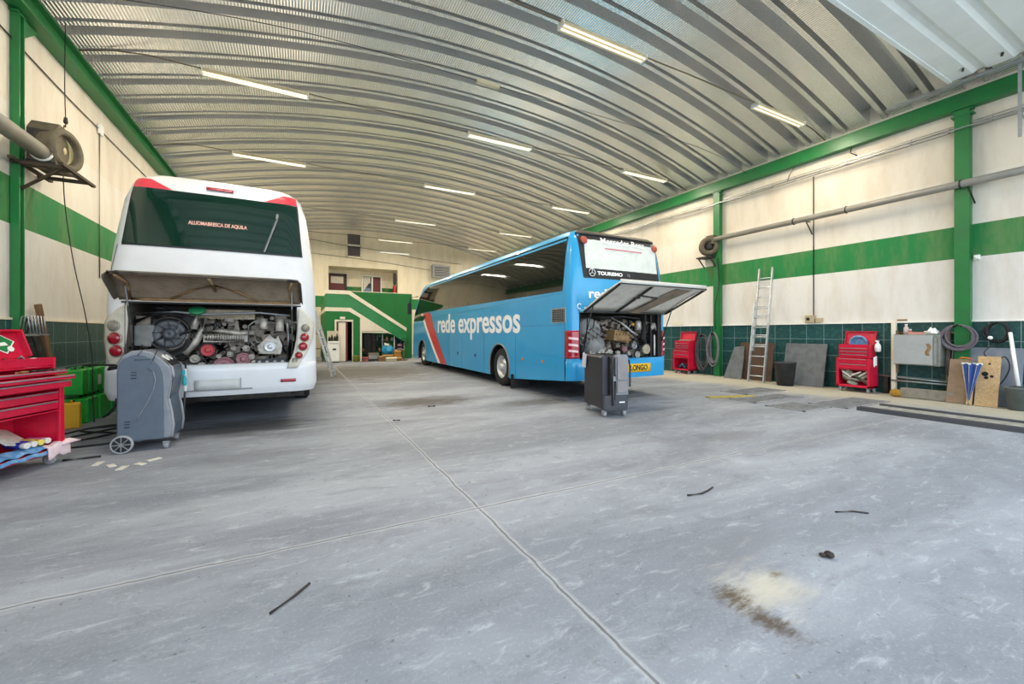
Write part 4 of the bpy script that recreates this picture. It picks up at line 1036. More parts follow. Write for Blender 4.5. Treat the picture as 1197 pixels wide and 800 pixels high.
# things in its lower bay
bx=T('newspaper','folded pale newspaper leaning in the bay of the large chest','newspaper',LW(.14,.24,.20),LRZ)
mb=MB(); mb.obox((0,.02,.13),(.36,.30,.02),Matrix.Rotation(R(30),3,'X')@Matrix.Rotation(R(20),3,'Y')); mb.build('folded_sheet',PAPER,bx,.004); mb=MB(); mb.obox((0.01,.03,.155),(.35,.29,.012),Matrix.Rotation(R(31),3,'X')@Matrix.Rotation(R(20),3,'Y')); mb.build('inner_sheet',PAPER,bx,.003)
for i,(x,cm,nm) in enumerate(((.10,'2b2f8f','dark blue'),(.17,'4b3fae','violet'),(.24,'e3c64a','yellow'),(.31,'d76aa5','pink'))):
    cn=T('spray_can','%s spray can lying in the bay of the large chest'%nm,'spray can',LW(x,.08,.235),LRZ,'spray cans in the large chest')
    mb=MB(); mb.lathe([(.026,0),(.032,.006),(.032,.16),(.024,.18),(.001,.18)],(0,0,.03),(.1,1,0),18); mb.build('can_body',M('can_'+nm.replace(' ','_'),cm,.3,.2),cn)
    mb=MB(); mb.lathe([(.028,-.05),(.03,-.045),(.03,0),(.026,.002)],(0,0,.03),(.1,1,0),16); mb.build('can_cap',M('cap_'+nm.replace(' ','_'),'e8e0d8' if i!=2 else 'f0d860',.4),cn)
rb=T('rag','blue patterned rag bundled on the floor of the large chest bay','rag',LW(-.08,.0,.175),LRZ)
mb=MB(); mb.grid(lambda u,v:(-.27+.66*u,-.0+.2*v,.012+.035*math.sin(PI*v)+.01*math.sin(23*u+5*v)),40,8); mb.grid(lambda u,v:(-.27+.58*u,-.018-.01*v,.0-.035*v+.006*math.sin(19*u)),40,4); mb.build('rag_cloth',RAGBLUE,rb,solid=.012)
rb=T('rag','white and pink rag hanging over the right corner of the large chest','rag',LW(.36,-.03,.17),LRZ)
mb=MB(); mb.grid(lambda u,v:(-.12+.24*u,.08-.12*v if v<.6 else .008-.02*(v-.6),.02+.03*math.sin(PI*u)+.012*math.sin(12*u+3*v)-(0 if v<.6 else .30*(v-.6))),14,12); mb.grid(lambda u,v:(.02+.2*u,-.02+.10*v,.03+.04*math.sin(PI*u)*math.sin(PI*v)),8,6); mb.build('rag_cloth',RAGPINK,rb,solid=.015)
bt=T('bottle','light blue bottle standing at the left of the large chest bay','bottle',LW(-.17,.12,.17),LRZ)
mb=MB(); mb.lathe([(.04,0),(.045,.01),(.045,.13),(.03,.2),(.016,.27),(.014,.32),(.001,.32)],(0,0,0),(0,0,1),20); mb.build('bottle_body',M('bottle_blue','7fb3dc',.3),bt); mb=MB(); mb.lathe([(.02,0),(.02,.04),(.001,.04)],(0,0,.31),(0,0,1),12); mb.build('cap',FIXWHITE,bt)

# ------------------------------------------------------------------ service machines
g=T('service_machine','grey air-conditioning service machine on wheels behind the white coach','service machine',(-1.62,6.3,0))
# local: x to the right, y away; side profile in xz
prof_in=[(-.245,.13),(-.245,.93),(-.235,1.02),(-.20,1.09),(-.12,1.135),(-.02,1.13),(.06,1.09),(.125,1.0),(.155,.9),(.165,.78),(.17,.13)]
prof_out=[(-.26,.115),(-.262,.95),(-.25,1.05),(-.21,1.13),(-.13,1.185),(-.03,1.19),(.06,1.165),(.14,1.09),(.235,.98),(.25,.90),(.225,.72),(.205,.60),(.235,.42),(.25,.28),(.235,.13)]
mb=MB(); mb.prism(prof_out,'xz',.02,.56); mb.build('casing',GREYPLAST2,g,.02,3)
mb=MB(); mb.prism(prof_in,'xz',-.005,.03); sp=mb.build('side_panel',GREYPLAST,g,.008)
mb=MB(); mb.tube([(.02,-.01,.98),(.08,-.012,.93),(.10,-.012,.84),(.08,-.012,.72),(.03,-.012,.58),(-.04,-.012,.44),(-.07,-.012,.36)],.006,6); mb.build('panel_crease',GREYPLAST2,sp)
mb=MB()
for (x,z) in ((-.10,.90),(-.10,.935),(-.10,.865),(-.16,.36),(-.16,.33),(-.16,.295)): mb.box(x-.025,x+.025,-.012,0,z-.004,z+.004)
for i in range(5): mb.box(-.09+.03*i,-.07+.03*i,-.012,0,1.075,1.085)
mb.build('vent_slot',BLACK,sp)
mb=MB(); pts=[(p[0]+.006,p[1]) for p in prof_out[7:]]; mb.tube([(p[0],.05,p[1]) for p in pts],.014,8); mb.tube([(p[0],.53,p[1]) for p in pts],.014,8); mb.build('edge_moulding',GREYPL3,g)
mb=MB(); mb.prism([(p[0]+.005,p[1]) for p in prof_out[8:]]+[(.10,.13),(.10,.95)],'xz',.09,.49); mb.build('front_panel',GREYPLAST,g,.01)
mb=MB(); mb.obox((.185,.29,1.045),(.14,.34,.012),Matrix.Rotation(R(42),3,'Y')); pn=mb.build('control_panel',BLACK,g,.004)
mb=MB()
for i in range(2): mb.cyl((.14,.2+.16*i,1.085),(.15,.2+.16*i,1.095),.05,n=20)
mb.build('gauge',FIXWHITE,pn)
mb=MB(); mb.tube([(.235,.52,.98),(.27,.56,1.0),(.275,.57,.9),(.26,.57,.5),(.25,.57,.3)],.012,8); mb.build('charge_hose',HOSE,g); mb=MB(); mb.tube([(.235,.05,.95),(.255,.04,.85),(.235,.045,.72),(.22,.045,.6)],.008,8); mb.build('charge_hose',HOSE,g)
mb=MB(); mb.box(.245,.275,.50,.56,.84,.90); mb.lathe([(.014,0),(.022,.02),(.022,.1),(.012,.13),(.001,.13)],(.275,.5,.70),(0,0,1),12); mb.build('coupler',TEAL,g,.003)
mb=MB(); mb.box(.262,.285,.54,.575,.62,.92); mb.build('paper_tag',WHITEM,g,.003)
for y in (-.045,.55):
    mb=MB(); mb.lathe([(.086,0.005),(.098,.0),(.105,.01),(.105,.035),(.098,.045),(.086,.04)],(-.20,y,.105),(0,1,0),28,cap=False); tyr=mb.build('wheel',GREYPL3,g)
    mb=MB(); mb.cyl((-.20,y+.01,.105),(-.20,y+.035,.105),.088,n=28); hb=mb.build('wheel_disc',BLACK,tyr)
    mb=MB()
    for i in range(8):
        a=2*PI*i/8; mb.bar((-.20,y-.0,.105),(-.20+.085*math.cos(a),y-.0,.105+.085*math.sin(a)),.014,.01)
    mb.cyl((-.2,y-.008,.105),(-.2,y+.01,.105),.022,n=12); mb.build('spoke',STEEL,tyr)
mb=MB(); mb.cyl((-.20,-.04,.105),(-.20,.58,.105),.012,n=10); mb.build('axle',STEEL,g)
for y in (.04,.50): castor(g,.19,y,.042)
mb=MB(); mb.tube([(-.26,.1,1.0),(-.34,.1,1.0),(-.35,.1,.97),(-.35,.5,.97),(-.34,.5,1.0),(-.26,.5,1.0)],.016,8); mb.build('push_handle',BLACK,g)
mb=MB(); mb.tube([(-.26,.4,.98),(-.4,.42,1.0),(-.55,.45,1.01),(-.7,.5,1.0)],.012,8); mb.tube([(-.26,.3,.62),(-.34,.3,.6),(-.36,.3,.5),(-.42,.33,.42),(-.48,.36,.38)],.014,8); mb.build('cable_tail',CORD,g)
mb=MB(); mb.tube([(-.02,-.0,1.195),(-.06,.0,1.14),(-.08,0,1.12)],.005,6); mb.tube([(.11,.01,1.19),(.075,-.0,1.08),(.05,-.0,1.02)],.006,6); mb.build('strap',BLACK,g)

k=T('service_machine','black and grey service trolley with a white tag behind the blue coach','service machine',(4.66,5.256,0),R(-13)); k.scale=(1.08,1.15,1.0)
mb=MB(); mb.prism([(-.21,.13),(.05,.10),(.05,1.0),(-.17,1.03),(-.21,.98)],'xz',.04,.66); mb.build('casing',M('black_casing','26242c',.35,0,'2c2a34',.5,4),k,.02)
mb=MB(); mb.box(.0,.215,.0,.70,.16,1.02); mb.build('side_casing',BLACK,k,.02)
mb=MB(); mb.box(-.205,.20,-.015,.05,.12,.36); mb.box(-.175,.185,-.015,.05,.10,.14); mb.build('foot_cover',M('charcoal','3d3d42',.5),k,.02)
mb=MB(); mb.prism([(-.02,.36),(.20,.36),(.20,1.0),(.17,1.035),(.02,1.035),(-.02,1.0)],'xz',-.03,.05); mb.build('front_frame',GREYPLAST2,k,.015)
mb=MB(); mb.box(.0,.18,-.045,-.028,.40,.60); mb.box(.0,.18,-.05,-.028,.615,1.0); mb.build('front_panel',M('taupe_panel','8b8583',.5,0,'655f5d',.5),k,.012)
mb=MB(); mb.box(-.10,-.045,-.012,.03,.2,1.0); mb.build('hose_channel',DARKM,k)
mb=MB(); mb.tube([(-.07,-.03,.98),(-.075,-.05,.7),(-.06,-.04,.45),(-.06,-.03,.2)],.016,8); mb.build('charge_hose',HOSE,k); mb=MB(); mb.tube([(.21,-.02,.95),(.225,-.03,.8),(.222,-.03,.5)],.014,8); mb.build('charge_hose',HOSE,k); mb=MB(); mb.tube([(-.03,-.035,.7),(-.03,-.05,.5),(-.035,-.04,.3)],.012,8); mb.build('charge_hose',HOSE,k)
mb=MB(); mb.box(-.08,-.04,-.07,-.03,.60,.68); mb.build('coupler',STEEL,k,.004)
mb=MB(); mb.box(.05,.14,-.022,-.014,.235,.255); mb.build('maker_plate',WHITEM,k)
for (x,y) in ((-.16,.06),(-.16,.60),(.17,.06),(.17,.60)): castor(k,x,y,.05)
mb=MB(); mb.obox((-.235,.60,.90),(.012,.13,.24),Matrix.Rotation(R(8),3,'X')); tg=mb.build('paper_tag',M('tag_lilac','d3d0dd',.7,0,'b8b4c8',.5,30),k,.003)
mb=MB(); mb.tube([(-.21,.62,1.0),(-.235,.61,1.04),(-.235,.60,1.0)],.006,6); mb.build('tag_string',WHITEM,tg)

# ------------------------------------------------------------------ left wall: cans, plank, blower, cords
def jerrycan(label,loc,rz,mat,lab=False,w=.19,d=.30,h=.43,group='green jerrycans'):
    t=T('jerrycan',label,'jerrycan',loc,rz,group)
    mb=MB(); mb.prism([(-d/2,0),(d/2,0),(d/2,h*.80),(d/2-.05,h*.9),(-d/2+.02,h*.9),(-d/2,h*.84)],'yz',-w/2,w/2); b=mb.build('can_body',mat,t,.022,3)
    mb=MB(); mb.tube([(0,-d/2+.05,h*.88),(0,-d/2+.06,h*.98),(0,d/2-.12,h*.98),(0,d/2-.09,h*.88)],.014,8); mb.build('handle',mat,t)
    mb=MB(); mb.lathe([(.028,0),(.028,.035),(.001,.035)],(0,d/2-.05,h*.88),(0,0,1),14); mb.build('cap',BLACK,t)
    mb=MB(); mb.box(-w*.32,w*.32,-d/2-.004,-d/2+.004,h*.08,h*.84) if False else mb.box(w/2-.004,w/2+.003,-d*.3,d*.3,h*.25,h*.62)
    if lab: mb.box(-w*.36,w*.36,-d/2-.003,-d/2+.004,h*.2,h*.62)
    if lab: mb.build('paper_label',LABELW,t)
    return t
rows=[('lower',0,[8.75,8.98,9.21,9.44,9.67,9.90]),('upper',.44,[8.72,8.97,9.22,9.48,9.75])]
words=['first','second','third','fourth','fifth','sixth']
for nm,z,ysr in rows:
    for i,yy in enumerate(ysr):
        x=-3.05-.02*(i%2) if nm=='lower' else -3.10
        jerrycan('green jerrycan in the %s row by the left wall, %s counted from the yellow one'%(nm,words[i]),(x,yy,z),R(90) if False else 0,GREENCAN,nm=='upper' and i in (2,3,4) or (nm=='lower' and i==5),w=.30,d=.20)
jerrycan('yellow jerrycan standing on the floor behind the large red chest',(-2.96,8.30,0),R(12),YELLOW,False,.19,.17,.42,None)
pk=MB(); pk.bar((-3.52,8.83,1.83),(-3.36,9.12,.02),.12,.045,up=(1,0,0)); tag(pk.build('plank',WOODBR,None,.004),'brown wooden plank leaning on the left wall above the green jerrycans','plank')
for i in range(4):
    mb=MB(); mb.bar((-3.52,8.56+.06*i,1.62-.04*i),(-3.3,8.85+.07*i,.02),.035,.03); tag(mb.build('steel_bar',DARKM),'dark steel bar leaning on the tiles between chest and wooden plank','steel bar','steel bars leaning by the plank')
mb=MB()
for i in range(6): mb.tube([(-3.40,8.05+.08*i,1.35),(-3.36,8.05+.08*i,1.62),(-3.32,8.08+.08*i,1.64),(-3.30,8.11+.08*i,1.36)],.008,6)
mb.bar((-3.40,8.0,1.36),(-3.40,8.55,1.36),.02); mb.bar((-3.30,8.0,1.37),(-3.30,8.55,1.37),.02); tag(mb.build('wire_rack',GALV),'wire rack on the tiles behind the lid of the large red chest','rack')

bl=T('blower','brown centrifugal blower on a bracket at the left pillar','blower',(-3.35,8.6,3.75))
mb=MB(); mb.prism([(8.40,3.84),(8.92,3.84),(8.92,4.42),(8.80,4.50),(8.52,4.50),(8.40,4.36)],'yz',-3.47,-3.16); cs=mb.build('fan_casing',CAKED,bl,.015,world=True)
mb=MB(); mb.box(-3.46,-3.17,8.385,8.40,4.20,4.34); mb.build('casing_band',DARKM,cs,world=True)
mb=MB(); mb.box(-3.47,-3.16,8.385,8.40,3.84,3.89); mb.build('casing_foot',DARKM,cs,world=True)
ax=(1,-.25,0); o_=(-3.30,8.66,4.15)
mb=MB(); mb.lathe([(.29,0),(.31,.03),(.31,.17),(.30,.20),(.25,.215),(.215,.20),(.21,.17),(.21,.05),(.001,.05)],o_,ax,36,cap=False); rg_=mb.build('scroll_ring',CAKED,bl,world=True)
mb=MB(); mb.lathe([(.205,.06),(.20,.13),(.15,.10),(.07,.10),(.06,.14),(.001,.15)],o_,ax,28,cap=False); mb.build('impeller',M('fan_cream','c9bd92',.7,.1,'94895f',.6,8),rg_,world=True)
mb=MB(); mb.cyl((-3.30,-1.0,4.00),(-3.30,8.38,4.00),.105,n=24); dpl=mb.build('duct_pipe',PIPEG,bl,world=True)
mb=MB(); mb.torus((-3.30,8.37,4.00),(0,1,0),.112,.018,24,8); mb.build('pipe_collar',FIXWHITE,dpl,world=True)
mb=MB()
for y in (8.30,8.98): mb.bar((-3.58,y,3.80),(-2.98,y,3.80),.05,.05)
for x in (-3.0,-3.5): mb.bar((x,8.1,3.80),(x,9.15,3.80),.05,.04)
mb.bar((-3.05,8.30,3.79),(-3.52,8.40,3.45),.032); mb.bar((-3.0,9.1,3.79),(-3.5,8.95,4.06),.03); mb.bar((-3.02,8.7,3.79),(-3.45,8.30,3.78),.03); mb.build('bracket',M('bracket_rust','4d3f33',.7,.2,'2b231d',.6,8),bl,world=True)
# pull cord hanging from the beam
def smooth(pts,k=6):
    P=[Vector(p) for p in pts]
    if len(P)<4: return P
    out=[]
    for i in range(len(P)-1):
        a,b,c,d=P[max(i-1,0)],P[i],P[i+1],P[min(i+2,len(P)-1)]
        for j in range(k):
            t=j/k; out.append(.5*((2*b)+(c-a)*t+(2*a-5*b+4*c-d)*t*t+(3*b-a-3*c+d)*t**3))
    return out+[P[-1]]
def curve_thing(name,label,cat,pts,r,mat,group=None,n=8):
    if len(pts)<20: pts=smooth(pts)
    mb=MB(); mb.tube(pts,r,n); return tag(mb.build(name,mat),label,cat,group)
curve_thing('rope','thin dark cord hanging from the left beam past the blower to the floor','cord',[(-3.30,9.05,6.3),(-3.30,9.03,5.3),(-3.30,9.06,4.7),(-3.3,9.0,4.6),(-3.28,8.95,3.6),(-3.2,9.0,2.6),(-3.02,8.9,1.7),(-2.86,8.65,1.05),(-2.8,8.5,.5),(-2.75,8.4,.05)],.007,CORD)
mb=MB(); mb.lathe([(.02,0),(.03,.03),(.02,.10)],(-3.30,9.06,4.72),(0,0,1),10); tag(mb.build('cord_coupler',DARKM),'small coupler on the cord above the brown blower','coupler')
curve_thing('wall_cable','thin cable running along the top of the left wall','cable',[(-3.58,6.0,5.62),(-3.58,9.5,5.50),(-3.58,12.0,5.5),(-3.58,16,5.5)],.010,CORD)
curve_thing('conduit','grey conduit dropping down the left wall beside the coach','conduit',[(-3.585,11.2,5.5),(-3.585,11.2,2.5)],.012,GALV)
mb=MB(); mb.box(-3.59,-3.55,11.1,11.3,5.4,5.6); tag(mb.build('junction_box',FIXWHITE,None,.008),'small white junction box near the top of the left wall','box')
# cables on the floor by the cans
curve_thing('floor_cable','black cable looping on the floor from the jerrycans to the grey machine','cable',[(-2.72,7.5,.012),(-2.4,7.9,.012),(-2.15,8.2,.012),(-2.5,8.25,.012),(-2.75,7.95,.012),(-2.3,7.6,.012),(-1.95,7.2,.012),(-1.9,6.9,.012)],.012,CORD)
curve_thing('floor_cable','black cable curving on the floor between the yellow can and the chest','cable',[(-2.78,7.3,.012),(-2.55,7.25,.012),(-2.3,7.5,.012),(-2.2,7.9,.012),(-2.35,8.1,.012),(-2.7,8.1,.012),(-2.85,7.8,.012)],.012,CORD)
curve_thing('floor_cable','black cable ending on the floor beside the chest castor','cable',[(-2.60,6.85,.012),(-2.35,6.85,.012),(-2.05,6.95,.012),(-1.8,7.4,.012),(-1.75,8.0,.012)],.012,CORD)
curve_thing('rubber_strip','short black strip lying on the floor by the chest castor','strip',[(-2.28,6.2,.012),(-2.1,6.2,.012),(-1.98,6.22,.012)],.012,CORD)

# ------------------------------------------------------------------ right wall
sb=T('blower','small dusty blower on the right pillar at the end of the long pipe','blower',(11.8,8.95,3.85))
mb=MB(); mb.lathe([(.26,0),(.30,.04),(.30,.22),(.26,.26),(.2,.27),(.15,.24),(.14,.1),(.001,.1)],(11.92,9.0,4.2),(-.75,-.66,0),32,cap=False); sc_=mb.build('scroll_ring',CAKED,sb,world=True)
mb=MB(); mb.lathe([(.13,0),(.12,.04),(.05,.06),(.001,.06)],(11.83,8.92,4.2),(-.75,-.66,0),20,cap=False); mb.build('impeller',DARKM,sc_,world=True)
mb=MB(); mb.box(11.78,12.08,8.72,9.0,4.25,4.55); mb.build('outlet_box',CAKED,sb,.02,world=True)
mb=MB(); mb.box(11.7,12.08,8.75,9.3,3.84,3.88); mb.bar((11.74,8.8,3.85),(11.95,8.76,3.5),.03); mb.bar((11.74,9.25,3.85),(11.98,9.2,3.55),.03); mb.build('bracket',DARKM,sb,world=True)
mb=MB(); mb.cyl((11.86,YF,4.40),(11.86,8.75,4.40),.075,n=20); dp=mb.build('duct_pipe',PIPEG,sb,world=True)
mb=MB()
for y in (3.2,5.15,6.35): mb=MB(); mb.torus((11.86,y,4.40),(0,1,0),.08,.014,20,6); mb.build('pipe_clamp',DARKM,dp,world=True)
mb=MB()
for y in (3.1,6.05): mb=MB(); mb.bar((11.86,y,4.33),(12.06,y-.05,4.0),.02); mb.bar((11.86,y,4.33),(12.06,y,4.33),.02); mb.build('pipe_bracket',DARKM,dp,world=True)
# cable tray
tr=T('cable_tray','galvanised cable tray running along the top of the right wall','cable tray',(12.0,6,5.58))
mb=MB(); 
for z in (5.54,5.66): mb.bar((12.02,YF,z),(12.02,15,z),.018)
mb.bar((11.88,YF,5.54),(11.88,15,5.54),.018)
y=YF
for i in range(27):
    y=-1.4+.6*i; mb.bar((12.02,y,5.54),(12.02,y,5.66),.012); mb.bar((11.88,y,5.54),(12.02,y,5.54),.012)
mb.build('tray_wire',GALV,tr,world=True)
mb=MB(); mb.tube([(11.95,YF+.1*i*0+ i*.8,5.57+.006*math.sin(i*2.1)) for i in range(21)],.02,6); mb.build('tray_cable',HOSE,tr,world=True)
curve_thing('conduit','thin conduit dropping down the right wall to the cream socket box','conduit',[(12.08,5.98,5.53),(12.08,5.98,1.84)],.013,DARKM)
curve_thing('wall_cable','short cable looping from the right beam down to the cable tray','cable',[(12.0,5.1,5.95),(11.98,5.12,5.8),(12.02,5.0,5.7)],.012,CORD)
curve_thing('wall_cable','curved cable hanging between the right beam and the tray','cable',[(12.02,6.4,5.95),(12.02,6.55,5.75),(12.02,6.6,5.6)],.010,CORD)
jb=T('socket_box','cream socket boxes on the tile ledge under the conduit','socket box',(12.05,6.0,1.67))
mb=MB(); mb.box(11.98,12.09,5.92,6.14,1.66,1.86); mb.build('box_body',M('socket_cream','b9a98a',.6,0,'8f8163',.6,10),jb,.01,world=True); mb=MB(); mb.box(12.0,12.09,5.76,5.90,1.66,1.78); mb.build('plug',M('socket_cream','b9a98a'),jb,.01,world=True); mb=MB(); mb.cyl((11.985,6.06,1.76),(11.96,6.06,1.76),.04,n=14); mb.build('socket_cover',DARKM,jb,world=True)
mb=MB(); mb.box(12.02,12.09,2.98,3.07,2.86,2.96); mb.lathe([(.03,0),(.03,.05),(.001,.05)],(12.02,3.02,2.91),(-1,0,0),12); tag(mb.build('wall_socket',FIXWHITE,None,.008),'small white wall socket beside the near right pillar','socket')
mb=MB(); mb.box(12.06,12.095,10.15,10.6,1.68,1.80); tag(mb.build('label_plate',CREAM,None,.004),'pale plate on the white wall above the far red chest','plate')

# hose coils
def coil(name,label,x,yc,zc,ry,rz_,n,r,mat,seed,spread=.04,group=None,parts=True):
    rnd=random.Random(seed); pts=[]
    loops=[(rnd.uniform(.72,1.12),rnd.uniform(.80,1.08),rnd.uniform(-.16,.16)*ry,rnd.uniform(-1,1)*spread) for _ in range(n+1)]
    for i in range(n*24):
        a=2*PI*i/24; L=i//24; t=(i%24)/24; A,B=loops[L],loops[L+1]; q=[A[m_]*(1-t)+B[m_]*t for m_ in range(4)]
        pts.append((x+q[3],yc+q[2]+ry*q[0]*math.cos(a),zc+rz_*(1-q[1])*.9+rz_*q[1]*math.sin(a)))
    t=T(name,label,'hose coil',(x,yc,max(0,zc-rz_)),0,group)
    mb=MB(); mb.tube(pts,r,7); mb.build('hose_loops',mat,t,world=True)
    mb=MB(); mb.tube([(x-.03,yc-ry*.2,zc+rz_*.9),(x-.06,yc,zc+rz_*1.02),(x-.03,yc+ry*.25,zc+rz_*.88)],r*1.5,7); mb.build('tie',CORD,t,world=True)
    return t
coil('hose_coil','tall dark hose coil hanging left of the far pillar on the right wall',11.8,9.12,.74,.26,.60,7,.018,HOSE,1)
coil('hose_coil','pale hose coil hanging on the far right pillar',11.78,8.72,.85,.20,.55,6,.016,M('hose_pale','6d6870',.6,0,'8f8a90',.5),4)
coil('hose_coil','large grey hose coil hanging on the near pillar above the blue umbrella',11.82,3.22,1.30,.24,.25,9,.015,M('hose_mauve','5d5660',.6,0,'8a828a',.5),2)
coil('cable_coil','black cable coil hanging on the right wall beside the white broom pole',11.95,2.72,1.40,.17,.19,8,.012,CORD,6)
mb=MB(); mb.lathe([(.035,0),(.035,.07),(.025,.09),(.001,.09)],(11.87,2.80,1.30),(-1,-.2,0),14); tag(mb.build('cable_plug',FIXWHITE),'white plug end on the black cable coil','plug')
curve_thing('hanging_cable','black cable hanging in loops from the coil over the grey sheet','cable',[(11.9,2.74,1.22),(11.78,2.86,1.0),(11.72,2.70,.86),(11.7,2.58,.95),(11.7,2.52,.75),(11.68,2.62,.45),(11.66,2.78,.30),(11.64,2.86,.42),(11.64,2.72,.5),(11.64,2.62,.4)],.010,CORD)
curve_thing('hanging_cable','grey cable hanging from the large coil down behind the brown board','cable',[(11.9,3.34,1.15),(11.82,3.40,.8),(11.8,3.36,.5),(11.8,3.32,.7),(11.83,3.3,1.05)],.012,HOSE)
curve_thing('hose_end','black hose hanging on the far right pillar above the hose coils','hose',[(11.9,8.66,3.8),(11.9,8.62,2.9),(11.85,8.7,2.3),(11.88,8.72,1.5)],.012,CORD)

# leaning boards
def board(name,label,y0,y1,h,xb,xt,th,mat,poly=None,bev=.004,z0=.0):
    a=math.atan2(xt-xb,h); L=math.hypot(xt-xb,h)
    t=MB(); poly=poly or [(y0,0),(y1,0),(y1,L),(y0,L)]
    def P(y,l,o): return (xb+math.sin(a)*l-math.cos(a)*o, y, z0+math.cos(a)*l+math.sin(a)*o)
    n=len(poly); vs=[P(p[0],p[1],0) for p in poly]+[P(p[0],p[1],th) for p in poly]
    t.add(vs,[list(range(n)),list(range(n,2*n))[::-1]]+[(i,n+i,n+(i+1)%n,(i+1)%n) for i in range(n)])
    o=t.build(name,mat,None,bev); return tag(o,label,'board'),P
o,_=board('sheet','worn dark grey sheet leaning between the far pillar and the brown board',7.72,8.28,.98,11.72,11.98,.03,GREYBOARD,[(7.74,0),(8.30,0),(8.20,.55),(8.12,.98),(7.80,1.02),(7.76,.6)])
o,_=board('board','dark brown board leaning behind the aluminium ladder',6.95,7.95,1.10,11.88,12.04,.025,BOARDBR)
o,_=board('board','large grey square board leaning between the black bin and the red chest',5.62,6.62,1.10,11.80,12.03,.03,GREYBOARD)
o,_=board('metal_sheet','tall blue-grey sheet leaning behind the chipboard at the right edge',2.40,3.12,1.10,11.74,12.02,.02,SHEETB)
o,_=board('board','brown board with a pale edge leaning left of the umbrella',3.02,3.32,.86,11.55,11.78,.03,M('board_mid','8b7560',.8,0,'6a5846',.6,6))
o,P=board('chipboard_panel','pale chipboard panel with dark holes leaning right of the umbrella',2.62,2.92,.94,11.50,11.72,.025,CHIP)
for (y,l,r_) in ((2.76,.82,.018),(2.81,.62,.045),(2.72,.58,.025),(2.79,.55,.03)):
    mb=MB(); a=P(y,l,.0249); b_=P(y,l,.027); mb.cyl(a,b_,r_,n=14); mb.build('hole',DARKROOM,o)
o,_=board('board','narrow pale wooden strip leaning beside the umbrella tip',2.95,3.03,.5,11.50,11.66,.02,CHIP)
# umbrella
um=T('umbrella','closed blue umbrella standing on its tip between two boards','umbrella',(11.42,2.98,0))
mb=MB(); n=16
prof=[(.012,.10),(.03,.25),(.065,.5),(.10,.72),(.115,.80)]
def uf(u,v):
    i=min(int(v*4),3); t=v*4-i; r_=prof[i][0]*(1-t)+prof[i+1][0]*t; h=prof[i][1]*(1-t)+prof[i+1][1]*t
    a=2*PI*u; rr_=r_*(1+.22*math.cos(8*a)); return (rr_*math.cos(a)+.12*h,rr_*math.sin(a)-.03*h,h)
mb.grid(uf,64,12); mb.build('canopy',UMBR,um)
mb=MB()
for i in range(8):
    a=2*PI*i/8; mb.tube([(.012*math.cos(a)+.012,.012*math.sin(a),.1),(.115*math.cos(a)*1.2+.096,.115*math.sin(a)*1.2-.024,.80)],.0025,5); mb.obox((.10+.125*math.cos(a),-.025+.125*math.sin(a),.80),(.03,.035,.03),Matrix.Rotation(a,3,'Z'))
mb.build('rib',FIXWHITE,um)
mb=MB(); mb.tube([(0,0,0),(.012,-.003,.10)],.007,6); mb.tube([(.012,0,.1),(.11,-.027,.9)],.007,6); mb.build('shaft',STEEL,um)
mb=MB(); mb.tube([(.105,-.02,.87),(.11,-.0,.90),(.10,.10,.91),(.09,.14,.89)],.014,8); mb.build('handle',ORANGE,um)
# broom in bucket, far right
br=T('broom','white broom pole standing in the grey bucket at the right edge','broom',(11.6,2.45,0))
mb=MB(); mb.cyl((11.62,2.40,.42),(11.92,2.56,1.40),.028,n=14); mb.build('pole',WHITEM,br,world=True); mb=MB(); mb.obox((11.60,2.38,.36),(.09,.24,.10)); mb.build('head',BLACK,br,.01,world=True)
def pail(name,label,loc,r0,r1,h,mat,cat='bucket'):
    t=T(name,label,cat,loc); mb=MB(); mb.lathe([(.001,.012),(r0*.96,.012),(r1*.96,h-.01),(r1,h),(r1+.012,h),(r1+.012,h-.03),(r1,h-.035),(r0,0),(.001,0)],(0,0,0),(0,0,1),32,cap=False); mb.build('pail_body',mat,t)
    mb=MB(); mb.tube([(0,-(r1+.012),h-.02)]+[(.02+.05*math.sin(PI*i/10),-(r1+.012)*math.cos(PI*i/10),h-.02-.09*math.sin(PI*i/10)) for i in range(1,10)]+[(0,r1+.012,h-.02)],.006,6); mb.build('handle',STEEL,t); return t
pail('bucket','grey-green bucket holding a broom at the right edge of the photo',(11.5,2.37,0),.13,.17,.42,M('bucket_grey','5d6766',.6,0,'47504f',.6,7))
pail('waste_bin','large black plastic bin in front of the grey square board',(11.42,6.33,0),.19,.25,.62,M('bin_black','23262b',.5,0,'3b3f46',.6,6),'bin')
# ladder against right wall
def ladder(label,p_bot,p_top,width,side,n,sections,name='ladder',cat='ladder',mat=ALU,rail=.07):
    t=T(name,label,cat,p_bot); B=Vector(p_bot); Tp=Vector(p_top); d=(Tp-B); L=d.length; d.normalize(); S=Vector(side).normalized(); nrm=S.cross(d)
    for (a,b_,off,wf) in sections:
        for sg in (-1,1):
            mb=MB(); mb.bar(B+d*a+S*(sg*width*wf/2)+nrm*off,B+d*b_+S*(sg*width*wf/2)+nrm*off,rail,.03,up=tuple(S)); mb.build('rail',mat,t,world=True)
        k=int((b_-a)/.28)
        for i in range(k):
            q=B+d*(a+.18+.28*i)+nrm*off
            if q.z-B.z>L: continue
            mb=MB(); mb.cyl(q-S*(width*wf/2),q+S*(width*wf/2),.016,n=8); mb.build('rung',mat,t,world=True)
    return t
ladder('tall aluminium extension ladder leaning against the right wall','%s'%'' or (11.42,7.12,0),(12.03,7.22,3.30),.44,(0,1,0),10,[(0,2.35,0,1.0),(.9,3.34,.05,.86)])
